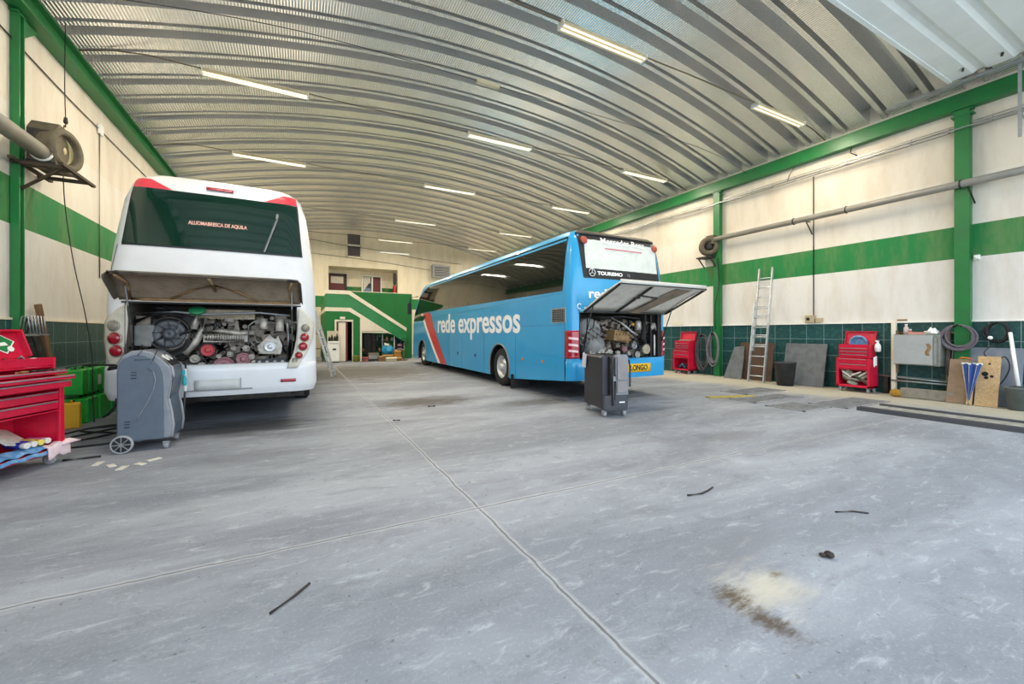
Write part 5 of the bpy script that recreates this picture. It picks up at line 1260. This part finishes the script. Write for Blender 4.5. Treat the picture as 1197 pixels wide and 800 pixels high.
# wall cabinet on its frame
cf=T('cabinet_frame','white steel post and rails carrying the grey wall cabinet','frame',(11.95,4.0,0))
mb=MB(); mb.box(11.92,12.0,4.24,4.32,0,1.66); mb.build('post',CREAM,cf,.004,world=True)
mb=MB(); mb.box(11.95,12.0,3.38,3.44,.06,1.42); mb.bar((12.06,4.28,1.40),(12.06,3.3,1.40),.04); mb.box(11.94,11.99,4.20,4.24,.5,1.45); mb.build('side_post',M('rust_post','7c6a58',.7,.1,'54463a',.6,8),cf,world=True)
mb=MB(); mb.cyl((11.99,4.54,.41),(11.90,3.38,.37),.022,n=10); mb.cyl((11.86,4.3,.33),(11.86,3.38,.32),.02,n=10); mb.build('rail',GALV,cf,world=True)
mb=MB(); mb.box(11.98,12.06,4.40,4.48,.0,.40); mb.build('bracket',DARKM,cf,world=True)
wc=T('wall_cabinet','grey metal cabinet hung on the tiled wall between red chest and hose coil','cabinet',(11.8,3.85,.72))
mb=MB(); mb.box(11.72,12.07,3.46,4.20,.70,1.36); mb.build('cabinet_body',M('cabinet_edge','8f9088',.5,.1,'6d6a5f',.6,7),wc,.006,world=True)
mb=MB(); mb.box(11.69,11.72,3.56,4.19,.72,1.34); dr=mb.build('cabinet_door',M('cabinet_grey','a9adae',.45,.1,'8f9392',.4,5),wc,.006,world=True)
mb=MB(); mb.box(11.685,11.70,3.50,3.54,.74,1.30); mb.box(11.70,11.71,3.545,3.555,.72,1.34); mb.build('hinge_strip',GALV,wc,world=True)
mb=MB(); mb.grid(lambda u,v:(11.688,3.60+.06*u+.02*math.sin(7*v),.92+.25*v),3,8); mb.build('rust_stain',TAN,dr,world=True,solid=.002)
# items on top of the cabinet
for (y,h,r_,c,lb) in ((4.05,.20,.045,'c9b9b4','pale bottle standing on the left of the grey wall cabinet'),(3.98,.09,.04,'b06058','small red-brown tin standing behind the pink tray on the cabinet')):
    b_=T('bottle' if h>.1 else 'tin',lb,'bottle' if h>.1 else 'tin',(11.9,y,1.36)); mb=MB(); mb.lathe([(r_,0),(r_,h*.7),(r_*.5,h*.85),(r_*.5,h),(.001,h)],(0,0,0),(0,0,1),16); mb.build('vessel',M('vessel'+c,c,.5),b_); mb=MB(); mb.lathe([(r_*.55,0),(r_*.55,.025),(.001,.025)],(0,0,h),(0,0,1),12); mb.build('cap',FIXWHITE,b_)
tr_=MB(); tr_.box(11.78,11.95,3.70,3.98,1.36,1.38); 
for a in ((11.78,11.79),(11.94,11.95)): tr_.box(a[0],a[1],3.70,3.98,1.38,1.41)
tag(tr_.build('tray',M('pink_tray','c98f86',.6),None,.003),'low pink tray on top of the grey wall cabinet','tray')
rb=T('rag','crumpled white rag on the right end of the grey wall cabinet','rag',(11.88,3.62,1.365)); mb=MB(); mb.grid(lambda u,v:(-.10+.2*u,-.10+.2*v,.01+.15*math.sin(PI*u)**.6*math.sin(PI*v)**.6*(.65+.35*math.sin(13*u+9*v)*math.cos(8*v-5*u))),12,12); mb.build('rag_cloth',WHITEM,rb,solid=.01)
mb=MB(); mb.grid(lambda u,v:(11.76+.14*u,3.62+.1*v,1.41+.012*math.sin(8*u)),4,4); tag(mb.build('folded_paper',PAPER,None,solid=.03),'small folded paper beside the white rag on the cabinet','paper')
mb=MB(); mb.box(12.04,12.10,4.10,4.26,1.665,1.70); tag(mb.build('wood_offcut',TAN,None,.004),'small wood offcut on the tile ledge above the wall cabinet','wood')
# floor items under the cabinet
cbk=MB(); cbk.obox((11.62,3.62,.11),(.16,.82,.20),Matrix.Rotation(R(3),3,'Z')); tag(cbk.build('timber_beam',CONCRETE,None,.01),'weathered timber beam on the floor under the wall cabinet','beam')
yb2=T('sponge','yellow-brown bundle on the floor left of the timber beam','bundle',(11.55,4.10,0)); mb=MB(); mb.grid(lambda u,v:(.10*math.sin(PI*v)*math.cos(2*PI*u)*(1+.2*math.sin(9*u)),.11*math.sin(PI*v)*math.sin(2*PI*u),.085-.085*math.cos(PI*v)),18,10); mb.build('bundle_body',M('mustard','a77a28',.9,0,'6e5220',.6,12,bump=.4),yb2); mb=MB(); mb.tube([(.07,-.05,.1),(.03,-.13,.09),(-.02,-.16,.03)],.018,6); mb.build('bundle_end',TAN,yb2)
# steel channels on the floor
for (x,wd,h,y1,lb) in ((9.93,.08,.035,3.76,'flat dark steel channel on the floor nearer the wall'),(8.98,.12,.07,3.72,'thick dark steel channel on the floor nearer the camera')):
    t=MB(); y0=-1.2
    t.prism([(x-wd/2,.0),(x+wd/2,0),(x+wd/2,h),(x+wd/2-.02,h),(x+wd/2-.02,.02),(x-wd/2+.02,.02),(x-wd/2+.02,h),(x-wd/2,h)],'xz',y0,y1); tag(t.build('steel_channel',OSLAB,None,.004),lb,'steel channel')
t=MB(); t.box(9.2,9.75,-1.2,3.55,.002,.018); tag(t.build('steel_plate',M('plate_scuffed','a5a39b',.7,.2,'5a5852',.7,9),None,.003),'scuffed steel plate lying between the two dark channels','steel plate')
# pit covers
def grate(label,x0,x1,y0,y1,bars):
    t=T('floor_grate',label,'floor grate',((x0+x1)/2,(y0+y1)/2,0)); mb=MB()
    for a in ((x0,x1,y0,y0+.04),(x0,x1,y1-.04,y1),(x0,x0+.04,y0,y1),(x1-.04,x1,y0,y1)): mb.box(a[0],a[1],a[2],a[3],.001,.014)
    mb.build('grate_frame',GRATE,t,world=True); mb=MB()
    for i in range(bars):
        x=x0+.06+(x1-x0-.12)*i/(bars-1); mb.box(x-.018,x+.018,y0+.04,y1-.04,.001,.010)
    mb.build('grate_bar',M('grate_dark','8f9093',.7,.2,'3c3d3f',.6,6),t,world=True); return t
grate('ribbed steel pit cover on the floor in front of the black bin',8.0,9.7,5.0,5.55,20)
grate('ribbed steel pit cover on the floor in front of the red chest by the cabinet',8.9,10.6,3.85,4.5,20)
grate('far steel pit cover on the floor below the leaning ladder',8.9,10.4,5.75,6.4,18)
grate('ribbed steel pit cover beside the dark channel ends',7.9,8.8,4.05,4.75,12)
mb=MB(); mb.obox((8.3,5.72,.012),(1.1,.16,.02),Matrix.Rotation(R(-18),3,'Z')); tag(mb.build('yellow_plank',YELF,None,.004),'yellowish plank lying on the floor in front of the pit covers','plank')

# ------------------------------------------------------------------ overhead door panel, upper right
od=T('overhead_door','white ribbed overhead door standing open under the roof at the upper right','overhead door',(6,1.5,6.3))
pts=[]; x=-1.0
mb=MB(); ylist=[]
yv=3.18
while yv>-1.4:
    ylist += [(yv,0),(yv-.30,0),(yv-.36,.045),(yv-.44,.045),(yv-.50,0)]; yv-=.50
nY=len(ylist)
vs=[(xx,yy,6.30+zz) for (yy,zz) in ylist for xx in (-3.2,11.28)]
mb.add(vs,[(2*j,2*j+1,2*j+3,2*j+2) for j in range(nY-1)]); 
mb.build('door_panel',WPANEL,od,world=True,solid=.02)
mb=MB(); mb.box(-3.2,11.28,3.16,3.22,6.27,6.36); mb.build('door_edge',WPANEL,od,world=True)
mb=MB(); mb.bar((11.38,4.2,6.24),(11.38,-1.4,6.24),.05,.08); mb.bar((11.34,4.2,6.21),(11.34,-1.4,6.21),.10,.012); mb.build('guide_rail',GALV,od,world=True)
mb=MB(); mb.bar((11.42,2.34,6.3),(11.42,2.34,4.9),.045,.03); mb.bar((11.42,2.34,6.24),(11.38,3.0,6.24),.05); mb.bar((11.42,2.34,5.3),(12.08,2.34,5.3),.03); mb.build('drop_rail',GALV,od,world=True)
mb=MB()
for (xx,yy) in ((10.9,1.9),(10.9,2.42),(10.9,2.9)): mb.bar((xx-.03,yy,6.27),(xx+.06,yy+.03,6.27),.03)
mb.build('hinge_clip',DARKM,od,world=True)

# ------------------------------------------------------------------ ceiling lights on their cables
ROWS=[5.7,9.95,14.1,19.0,23.4]; COLS=[-.76,4.8,10.05]; LZ=6.50
def lamp_label(i,j):
    r=['first row from the camera','second row from the camera','third row from the camera','fourth row from the camera','farthest row near the end wall'][i]
    c=['left','middle','right'][j]
    return 'cream batten light of the %s, %s one of its cable'%(r,c)
base=None; lamps_at=[]
for i,yy in enumerate(ROWS):
    for j,xx in enumerate(COLS):
        if (i==0 and j==0) or (j==0 and i>2): continue
        lamps_at.append((xx,yy))
        if base is None:
            base=T('ceiling_light',lamp_label(i,j),'ceiling light',(xx,yy,LZ),0,'batten lights hung across the hall')
            mb=MB(); mb.prism([(-.11,.0),(-.05,.05),(-.04,.10),(.04,.10),(.05,.05),(.11,0),(.10,-.004),(.04,.03),(-.04,.03),(-.10,-.004)],'yz',-.94,.94); mb.build('reflector',CREAMFIX,base)
            mb=MB(); mb.box(-.94,-.92,-.09,.09,-.02,.07); mb.build('end_cap',FIXWHITE,base); mb=MB(); mb.box(.92,.94,-.09,.09,-.02,.07); mb.build('end_cap',FIXWHITE,base)
            for q in (-.045,.045):
                mb=MB(); mb.cyl((-.91,q,.0),(.91,q,.0),.016,n=10); mb.build('tube',TUBEM,base)
            mb=MB(); mb.tube([(-.7,0,.08),(-.7,0,.12)],.012,6); mb.build('hanger',CORD,base); mb=MB(); mb.tube([(.7,0,.08),(.7,0,.12)],.012,6); mb.build('hanger',CORD,base)
        else: copy_thing(base,(xx,yy,LZ),0,lamp_label(i,j),'batten lights hung across the hall')
names=['nearest','second','third','fourth','farthest']
for i,yy in enumerate(ROWS):
    pts=[]
    for q in range(31):
        x=XL+.05+(XR-XL-.1)*q/30; pts.append((x,yy,min(LZ+.09,arch_z(x)-.16)+.008*math.sin(q*1.3)))
    curve_thing('lighting_cable','%s cable slung across the hall that carries batten lights'%names[i],'cable',pts,.013,M('cable_tan','6a5c48',.6))
curve_thing('thin_wire','thin wire slung across the roof between the first two light rows','wire',[(XL+.05,8.3,6.15),(-2.5,8.2,6.4),(0,8.0,6.62),(3.3,7.85,6.6),(8,7.8,6.62),(10.5,7.75,6.5),(XR-.05,7.7,6.15)],.006,CORD)
mb=MB(); mb.box(3.25,3.75,7.80,7.9,6.56,6.64); tag(mb.build('cable_joint',CREAMFIX,None,.01),'small cream joint box on the thin roof wire','joint box')
lt=T('wall_light','white tube light on the cream end wall right of the high window','wall light',(5.3,26.4,6.4)); mb=MB(); mb.box(4.35,6.3,26.36,26.48,6.36,6.46); mb.build('batten',FIXWHITE,lt,.01,world=True); mb=MB(); mb.cyl((4.45,26.33,6.38),(6.2,26.33,6.38),.02,n=10); mb.build('tube',TUBEM,lt,world=True)
curve_thing('wall_cable','dark cable strung along the end wall to the wall light','cable',[(-3,26.46,7.0),(0,26.44,6.85),(2.4,26.40,6.62),(4.3,26.42,6.5),(7,26.44,6.2),(9.8,26.46,6.05)],.012,CORD)
curve_thing('wall_cable','lower thin cable strung across the end wall above the recess','cable',[(-3,26.46,6.2),(1,26.45,6.0),(5,26.45,5.75),(9.8,26.46,5.3)],.010,CORD)
ac=T('air_conditioner','grey air-conditioner box on the end wall above the blue coach','air conditioner',(8.5,26.2,5.3)); mb=MB(); mb.box(7.7,8.9,26.05,26.49,5.0,5.85); mb.build('unit_body',GREYPL3,ac,.03,world=True); mb=MB()
for i in range(6): mb.box(7.8,8.8,26.04,26.06,5.1+.11*i,5.15+.11*i)
mb.build('unit_grille',DARKM,ac,world=True)
fe=T('fire_extinguisher','red fire extinguisher hanging at the right of the mezzanine recess','fire extinguisher',(5.35,26.6,3.8)); mb=MB(); mb.lathe([(.10,0),(.11,.02),(.11,.5),(.07,.6),(.03,.62),(.03,.68),(.001,.68)],(5.38,26.72,3.75),(0,0,1),20); mb.build('cylinder',REDEXT,fe,world=True); mb=MB(); mb.bar((5.38,26.72,4.43),(5.38,26.55,4.5),.04); mb.tube([(5.38,26.7,4.43),(5.28,26.62,4.3),(5.27,26.62,4.0)],.018,6); mb.build('hose',CORD,fe,world=True); 
mb=MB(); mb.box(5.32,5.5,26.7,26.8,4.5,5.2); tag(mb.build('notice_board',DARKM,None,.01),'dark panel above the fire extinguisher','panel')

# ------------------------------------------------------------------ back corner clutter
wm=T('parts_washer','white washing cabinet with dark clutter beside the sliding door','washer',(1.42,21.0,0))
mb=MB(); mb.prism([(-.26,.06),(.26,.06),(.26,1.0),(.22,1.04),(-.26,1.04)],'xz',-.1,.25) if False else mb.box(-.26,.24,-.25,.22,.05,1.0); mb.build('cabinet_body',FIXWHITE,wm,.02)
mb=MB(); mb.box(-.05,.10,-.262,-.24,.58,.66); mb.box(-.2,.2,-.256,-.24,.88,.9); mb.build('control_plate',DARKM,wm); mb=MB(); mb.box(-.26,-.22,-.2,.2,0,.05); mb.box(.2,.24,-.2,.2,0,.05); mb.build('foot',BLACK,wm)
mb=MB(); mb.box(-.26,.24,.14,.2,1.0,1.48); mb.build('splash_back',M('back_cream','c9bfa8',.6),wm)
rnd=random.Random(8)
for i,(x,h,m) in enumerate(((-.18,.22,BLACK),(-.07,.30,DARKM),(.05,.24,BLACK),(.15,.34,DARKM))):
    b_=T('oil_bottle','dark bottle on top of the white washing cabinet','bottle',(1.42+x,20.90,1.0),0,'dark bottles on the washing cabinet'); mb=MB(); mb.lathe([(.05,0),(.055,.01),(.055,h*.6),(.025,h*.8),(.025,h),(.001,h)],(0,0,0),(0,0,1),14); mb.build('vessel',m,b_)
st=T('side_shelf','small cluttered stand against the end wall left of the washing cabinet','shelf',(.75,22,0)); mb=MB(); mb.box(.5,1.02,21.8,22.2,1.3,1.34); mb.box(.5,1.02,21.8,22.2,.6,.64); mb.build('shelf_board',TAN,st,world=True)
for (x,y) in ((.52,21.82),(1.0,21.82),(.52,22.18),(1.0,22.18)):
    mb=MB(); mb.box(x-.02,x+.02,y-.02,y+.02,0,1.34); mb.build('leg',DARKM,st,world=True)
for x,c in ((.62,CARD),(.86,BROWNB)):
    mb=MB(); mb.box(x-.1,x+.1,21.85,22.1,1.34,1.52); tag(mb.build('carton',c,None,.008),'%s carton on the small stand left of the washing cabinet'%('light brown' if c is CARD else 'dark brown'),'box')
pail('pail','yellow-green pail on the floor right of the sliding door',(2.42,20.95,0),.12,.15,.30,M('pail_lime','8b9a3a',.5,0,'6b7a2c',.5))
pail('pail','red and white pail on the floor at the shelf post',(2.82,20.7,0),.13,.16,.22,M('pail_red','b03a34',.5,0,'d8c8c0',.6,3))
sh=T('storage_shelf','open shelf unit under the stair filled with workshop clutter','shelf',(3.2,21.6,0))
mb=MB()
for z in (.42,.95,1.28): mb.box(2.72,4.85,21.55,22.0,z,z+.03)
mb.build('shelf_board',DARKM,sh,world=True)
for x in (2.74,3.75,4.82):
    mb=MB(); mb.box(x-.02,x+.02,21.55,21.6,0,1.33); mb.build('upright',GALV,sh,world=True)
for i in range(16):
    x=2.85+.125*i; z=(.45,.98)[i%2]; h=.12+.18*rnd.random(); m=[CARD,BLACK,STEEL,TAN,PAPER,GREYPL3][i%6]
    nm=['brown carton','black case','steel tin','tan carton','white carton','grey tub'][i%6]
    mb=MB(); mb.obox((x,21.75,z+h/2+.005),(.10,.25,h),Matrix.Rotation(rnd.uniform(-.15,.15),3,'Z')); tag(mb.build('stored_box',m,None,.01),'%s on the %s shelf under the stair'%(nm,'lower' if i%2==0 else 'upper'),'box','boxes on the shelf under the stair')
ck=T('work_coat','black work coat hanging from the shelf under the stair','coat',(3.1,21.4,.3)); mb=MB(); mb.grid(lambda u,v:(2.86+.5*u+.02*math.sin(5*v),21.42+.04*math.sin(12*u),.28+1.05*v),20,10); mb.build('coat_body',DARKCLOTH,ck,world=True,solid=.06); mb=MB(); mb.tube([(3.4,21.4,1.2),(3.46,21.38,.9),(3.47,21.4,.6)],.05,8); mb.build('sleeve',DARKCLOTH,ck,world=True)
bg=T('bag','bright blue plastic bag lying on the heap under the stair','bag',(3.9,20.9,.3)); mb=MB(); mb.grid(lambda u,v:(3.92+.25*math.sin(PI*v)*math.cos(2*PI*u)*(1+.25*math.sin(6*u*PI)+.12*math.sin(16*u*PI+7*v)),20.95+.2*math.sin(PI*v)*math.sin(2*PI*u),.54-.22*math.cos(PI*v)+.06*math.sin(9*u+6*v)*math.sin(PI*v)+.04*math.sin(21*u-9*v)*math.sin(PI*v)),40,20); mb.build('bag_body',CLOTHBL,bg,world=True); mb=MB(); mb.grid(lambda u,v:(3.72+.22*u,20.86+.05*v,.78+.12*v-.06*u),6,4); mb.build('bag_fold',PAPER,bg,world=True,solid=.02)
def carton(label,x0,x1,y0,y1,z0,z1,m=CARD,flap=True):
    t=T('carton',label,'box',((x0+x1)/2,(y0+y1)/2,z0)); mb=MB(); mb.box(x0,x1,y0,y1,z0,z0+.01); 
    for a in ((x0,x1,y0,y0+.01),(x0,x1,y1-.01,y1),(x0,x0+.01,y0,y1),(x1-.01,x1,y0,y1)): mb.box(a[0],a[1],a[2],a[3],z0,z1)
    mb.build('box_body',m,t,world=True)
    mb=MB(); mb.obox(((x0+x1)/2,y0-.05,z1-.02),(x1-x0,.12,.008),Matrix.Rotation(R(35),3,'X')); mb.build('flap',m,t,world=True); return t
carton('brown cardboard box under the blue bag below the stair',3.62,4.12,20.75,21.1,0,.30)
carton('small tan cardboard box standing left of the pale crate',3.40,3.60,20.55,20.8,0,.26,TAN)
carton('pale crate on the floor in front of the blue bag',3.70,4.2,20.3,20.6,0,.2,M('crate_pale','cfc7a8',.7))
carton('yellow-brown cardboard box right of the blue bag',4.15,4.5,20.7,21.0,.18,.5,M('card_yellow','c08a3a',.8))
carton('flat cardboard box under the yellow-brown box',4.14,4.52,20.66,21.05,0,.17)
tb=T('low_trolley','low grey trolley on the floor under the black coat','trolley',(3.1,21,0)); mb=MB(); mb.box(2.98,3.5,20.9,21.3,.10,.16); mb.box(2.98,3.5,20.9,20.95,.16,.28); mb.build('deck',STEEL,tb,.01,world=True)
for x in (3.03,3.45):
    for y in (20.95,21.25):
        mb=MB(); mb.cyl((x-.02,y,.05),(x+.02,y,.05),.05,n=14); mb.build('wheel',RUBBER,tb,world=True)
mb=MB(); mb.box(3.0,3.48,21.0,21.25,.285,.40) if False else mb.box(3.0,3.48,20.96,21.28,.16,.40); tag(mb.build('tool_case',M('case_taupe','7d7468',.6),None,.02),'taupe tool case lying on the low grey trolley','case')
fn_=T('pedestal_stand','thin dark stand with a round head at the right end of the stair clutter','stand',(4.62,20.6,0)); mb=MB(); mb.cyl((4.62,20.6,.02),(4.62,20.6,.95),.018,n=8); mb.cyl((4.62,20.6,0),(4.62,20.6,.03),.15,n=20); mb.build('pole',TAN,fn_,world=True); mb=MB(); mb.torus((4.62,20.55,.95),(0,1,0),.17,.015,24,6)
for i in range(6):
    a=PI*i/3; mb.bar((4.62,20.55,.95),(4.62+.16*math.cos(a),20.55,.95+.16*math.sin(a)),.05,.01)
mb.build('head',DARKM,fn_,world=True)
mb=MB(); 
for z in (.55,.75): mb.box(4.35,4.55,20.72,20.95,z-.04,z+.08)
tag(mb.build('stacked_tins',MAUVE,None,.02),'mauve tins stacked on the yellow-brown box','tins')
wf=T('window_frame_leaning','pale glazed frame leaning under the right end of the stair','frame',(4.55,21.5,.5)); mb=MB(); 
for a in ((4.30,4.34,.5,1.34),(4.80,4.84,.5,1.34),(4.3,4.84,1.30,1.34),(4.3,4.84,.5,.54)): mb.box(a[0],a[1],21.46,21.5,a[2],a[3])
mb.build('frame_bar',FIXWHITE,wf,world=True); mb=MB(); mb.box(4.34,4.80,21.475,21.485,.54,1.30); mb.build('pane',GLASS,wf,world=True)
ladder('pale aluminium ladder leaning against the right side of the white coach',(.98,14.4,0),(.38,14.75,2.2),.42,(.3,1,0),8,[(0,2.35,0,1.0)])

# ------------------------------------------------------------------ bits on the floor
def stick(label,pts,r=.008,m=None):
    mb=MB(); mb.tube(pts,r,6); return tag(mb.build('stick',m or STONE),label,'stick')
stick('short dark stick on the floor in the left foreground',[(-.13,2.36,.008),(-.02,2.46,.008),(.05,2.54,.008)],.007)
stick('thin dark wire on the floor right of the joint crossing',[(2.95,2.43,.008),(3.1,2.40,.008),(3.2,2.42,.008),(3.3,2.45,.008)],.008)
stick('thin dark twig on the floor near the right edge',[(3.70,1.68,.006),(3.83,1.62,.008),(3.9,1.55,.006)],.006)
stick('small dark strip on the floor in front of the blue coach',[(1.32,6.65,.008),(1.42,6.62,.008)],.012)
mb=MB(); mb.grid(lambda u,v:(2.926+.03*math.sin(PI*v)*math.cos(2*PI*u)*(1+.4*math.sin(11*u)),1.362+.028*math.sin(PI*v)*math.sin(2*PI*u),.018-.018*math.cos(PI*v)*(1+.2*math.sin(9*u))),14,8); mb.grid(lambda u,v:(2.90+.02*math.sin(PI*v)*math.cos(2*PI*u),1.385+.02*math.sin(PI*v)*math.sin(2*PI*u),.012-.012*math.cos(PI*v)),10,6); tag(mb.build('stone',STONE),'small dark clod lying on the floor beside the powder stain','stone')
rnd=random.Random(21)
for i,(x,y) in enumerate(((-1.75,5.75),(-1.62,5.6),(-1.5,5.68),(-1.9,5.9),(-1.42,5.82))):
    mb=MB(); mb.obox((x,y,.006),(.10+.05*rnd.random(),.06,.008),Matrix.Rotation(rnd.random()*3,3,'Z')); tag(mb.build('paper_scrap',PAPER),'pale paper scrap on the floor in front of the grey service machine','paper scrap','paper scraps by the grey machine')
stick('small dark chip on the floor in front of the drain stain',[(2.15,7.6,.01),(2.28,7.58,.01)],.014)

# ------------------------------------------------------------------ light
wd=bpy.data.worlds.new('World'); SC.world=wd; wd.use_nodes=True
nt=wd.node_tree; bgn=nt.nodes['Background']
bgn.inputs['Color'].default_value=(.76,.88,1.0,1); bgn.inputs['Strength'].default_value=3.0
mb=MB(); mb.box(-30,40,-60,YF-8,-.2,-.004); struct(mb.build('ground',M('yard_concrete','a9a7a0',.9,0,'8d8b84',.5,.5)),'unseen pale concrete yard outside the open gate, added to bounce sunlight inside','ground')  # unseen yard, added to bounce sunlight up onto the ceiling
sl=bpy.data.lights.new('sun','SUN'); sl.energy=5.0; sl.angle=R(1); sl.color=(1,.95,.88)
so=bpy.data.objects.new('sun',sl); COL.objects.link(so); so.rotation_euler=(R(-32),0,R(6)); so.location=(4,20,30)
def area(name,loc,rot,sx,sy,power,col,portal=False):
    l=bpy.data.lights.new(name,'AREA'); l.shape='RECTANGLE'; l.size=sx; l.size_y=sy; l.energy=power; l.color=col
    if portal: l.cycles.is_portal=True
    o=bpy.data.objects.new(name,l); o.location=loc; o.rotation_euler=rot; COL.objects.link(o); return o
area('gate_portal',(4.25,YF,3.1),(R(90),0,0),15.6,6.2,1,(1,1,1),True)
for (x,y) in lamps_at+[(-.76,19.0),(-.76,23.4),(-.76,5.7)]:
    area('batten_lamp',(x,y,LZ-.04),(0,0,0),1.8,.14,108,(1.0,.88,.68))
# ------------------------------------------------------------------ camera
cam=bpy.data.cameras.new('Camera'); co=bpy.data.objects.new('Camera',cam); COL.objects.link(co)
cam.sensor_width=36; cam.sensor_fit='HORIZONTAL'; cam.lens=36*480/1197; cam.clip_start=.05; cam.clip_end=200
cam.shift_y=-(400-389)/1197
co.location=(0,0,1.4); co.rotation_euler=(R(90),0,-math.atan2(248.5,480))
SC.camera=co
SC.view_settings.view_transform='Standard'; SC.view_settings.look='None'; SC.view_settings.gamma=1; SC.view_settings.use_curve_mapping=False
SC.view_settings.exposure=0.38
SC.cycles.use_denoising=True
SC.cycles.max_bounces=8; SC.cycles.diffuse_bounces=5; SC.cycles.glossy_bounces=4
SC.cycles.sample_clamp_indirect=8
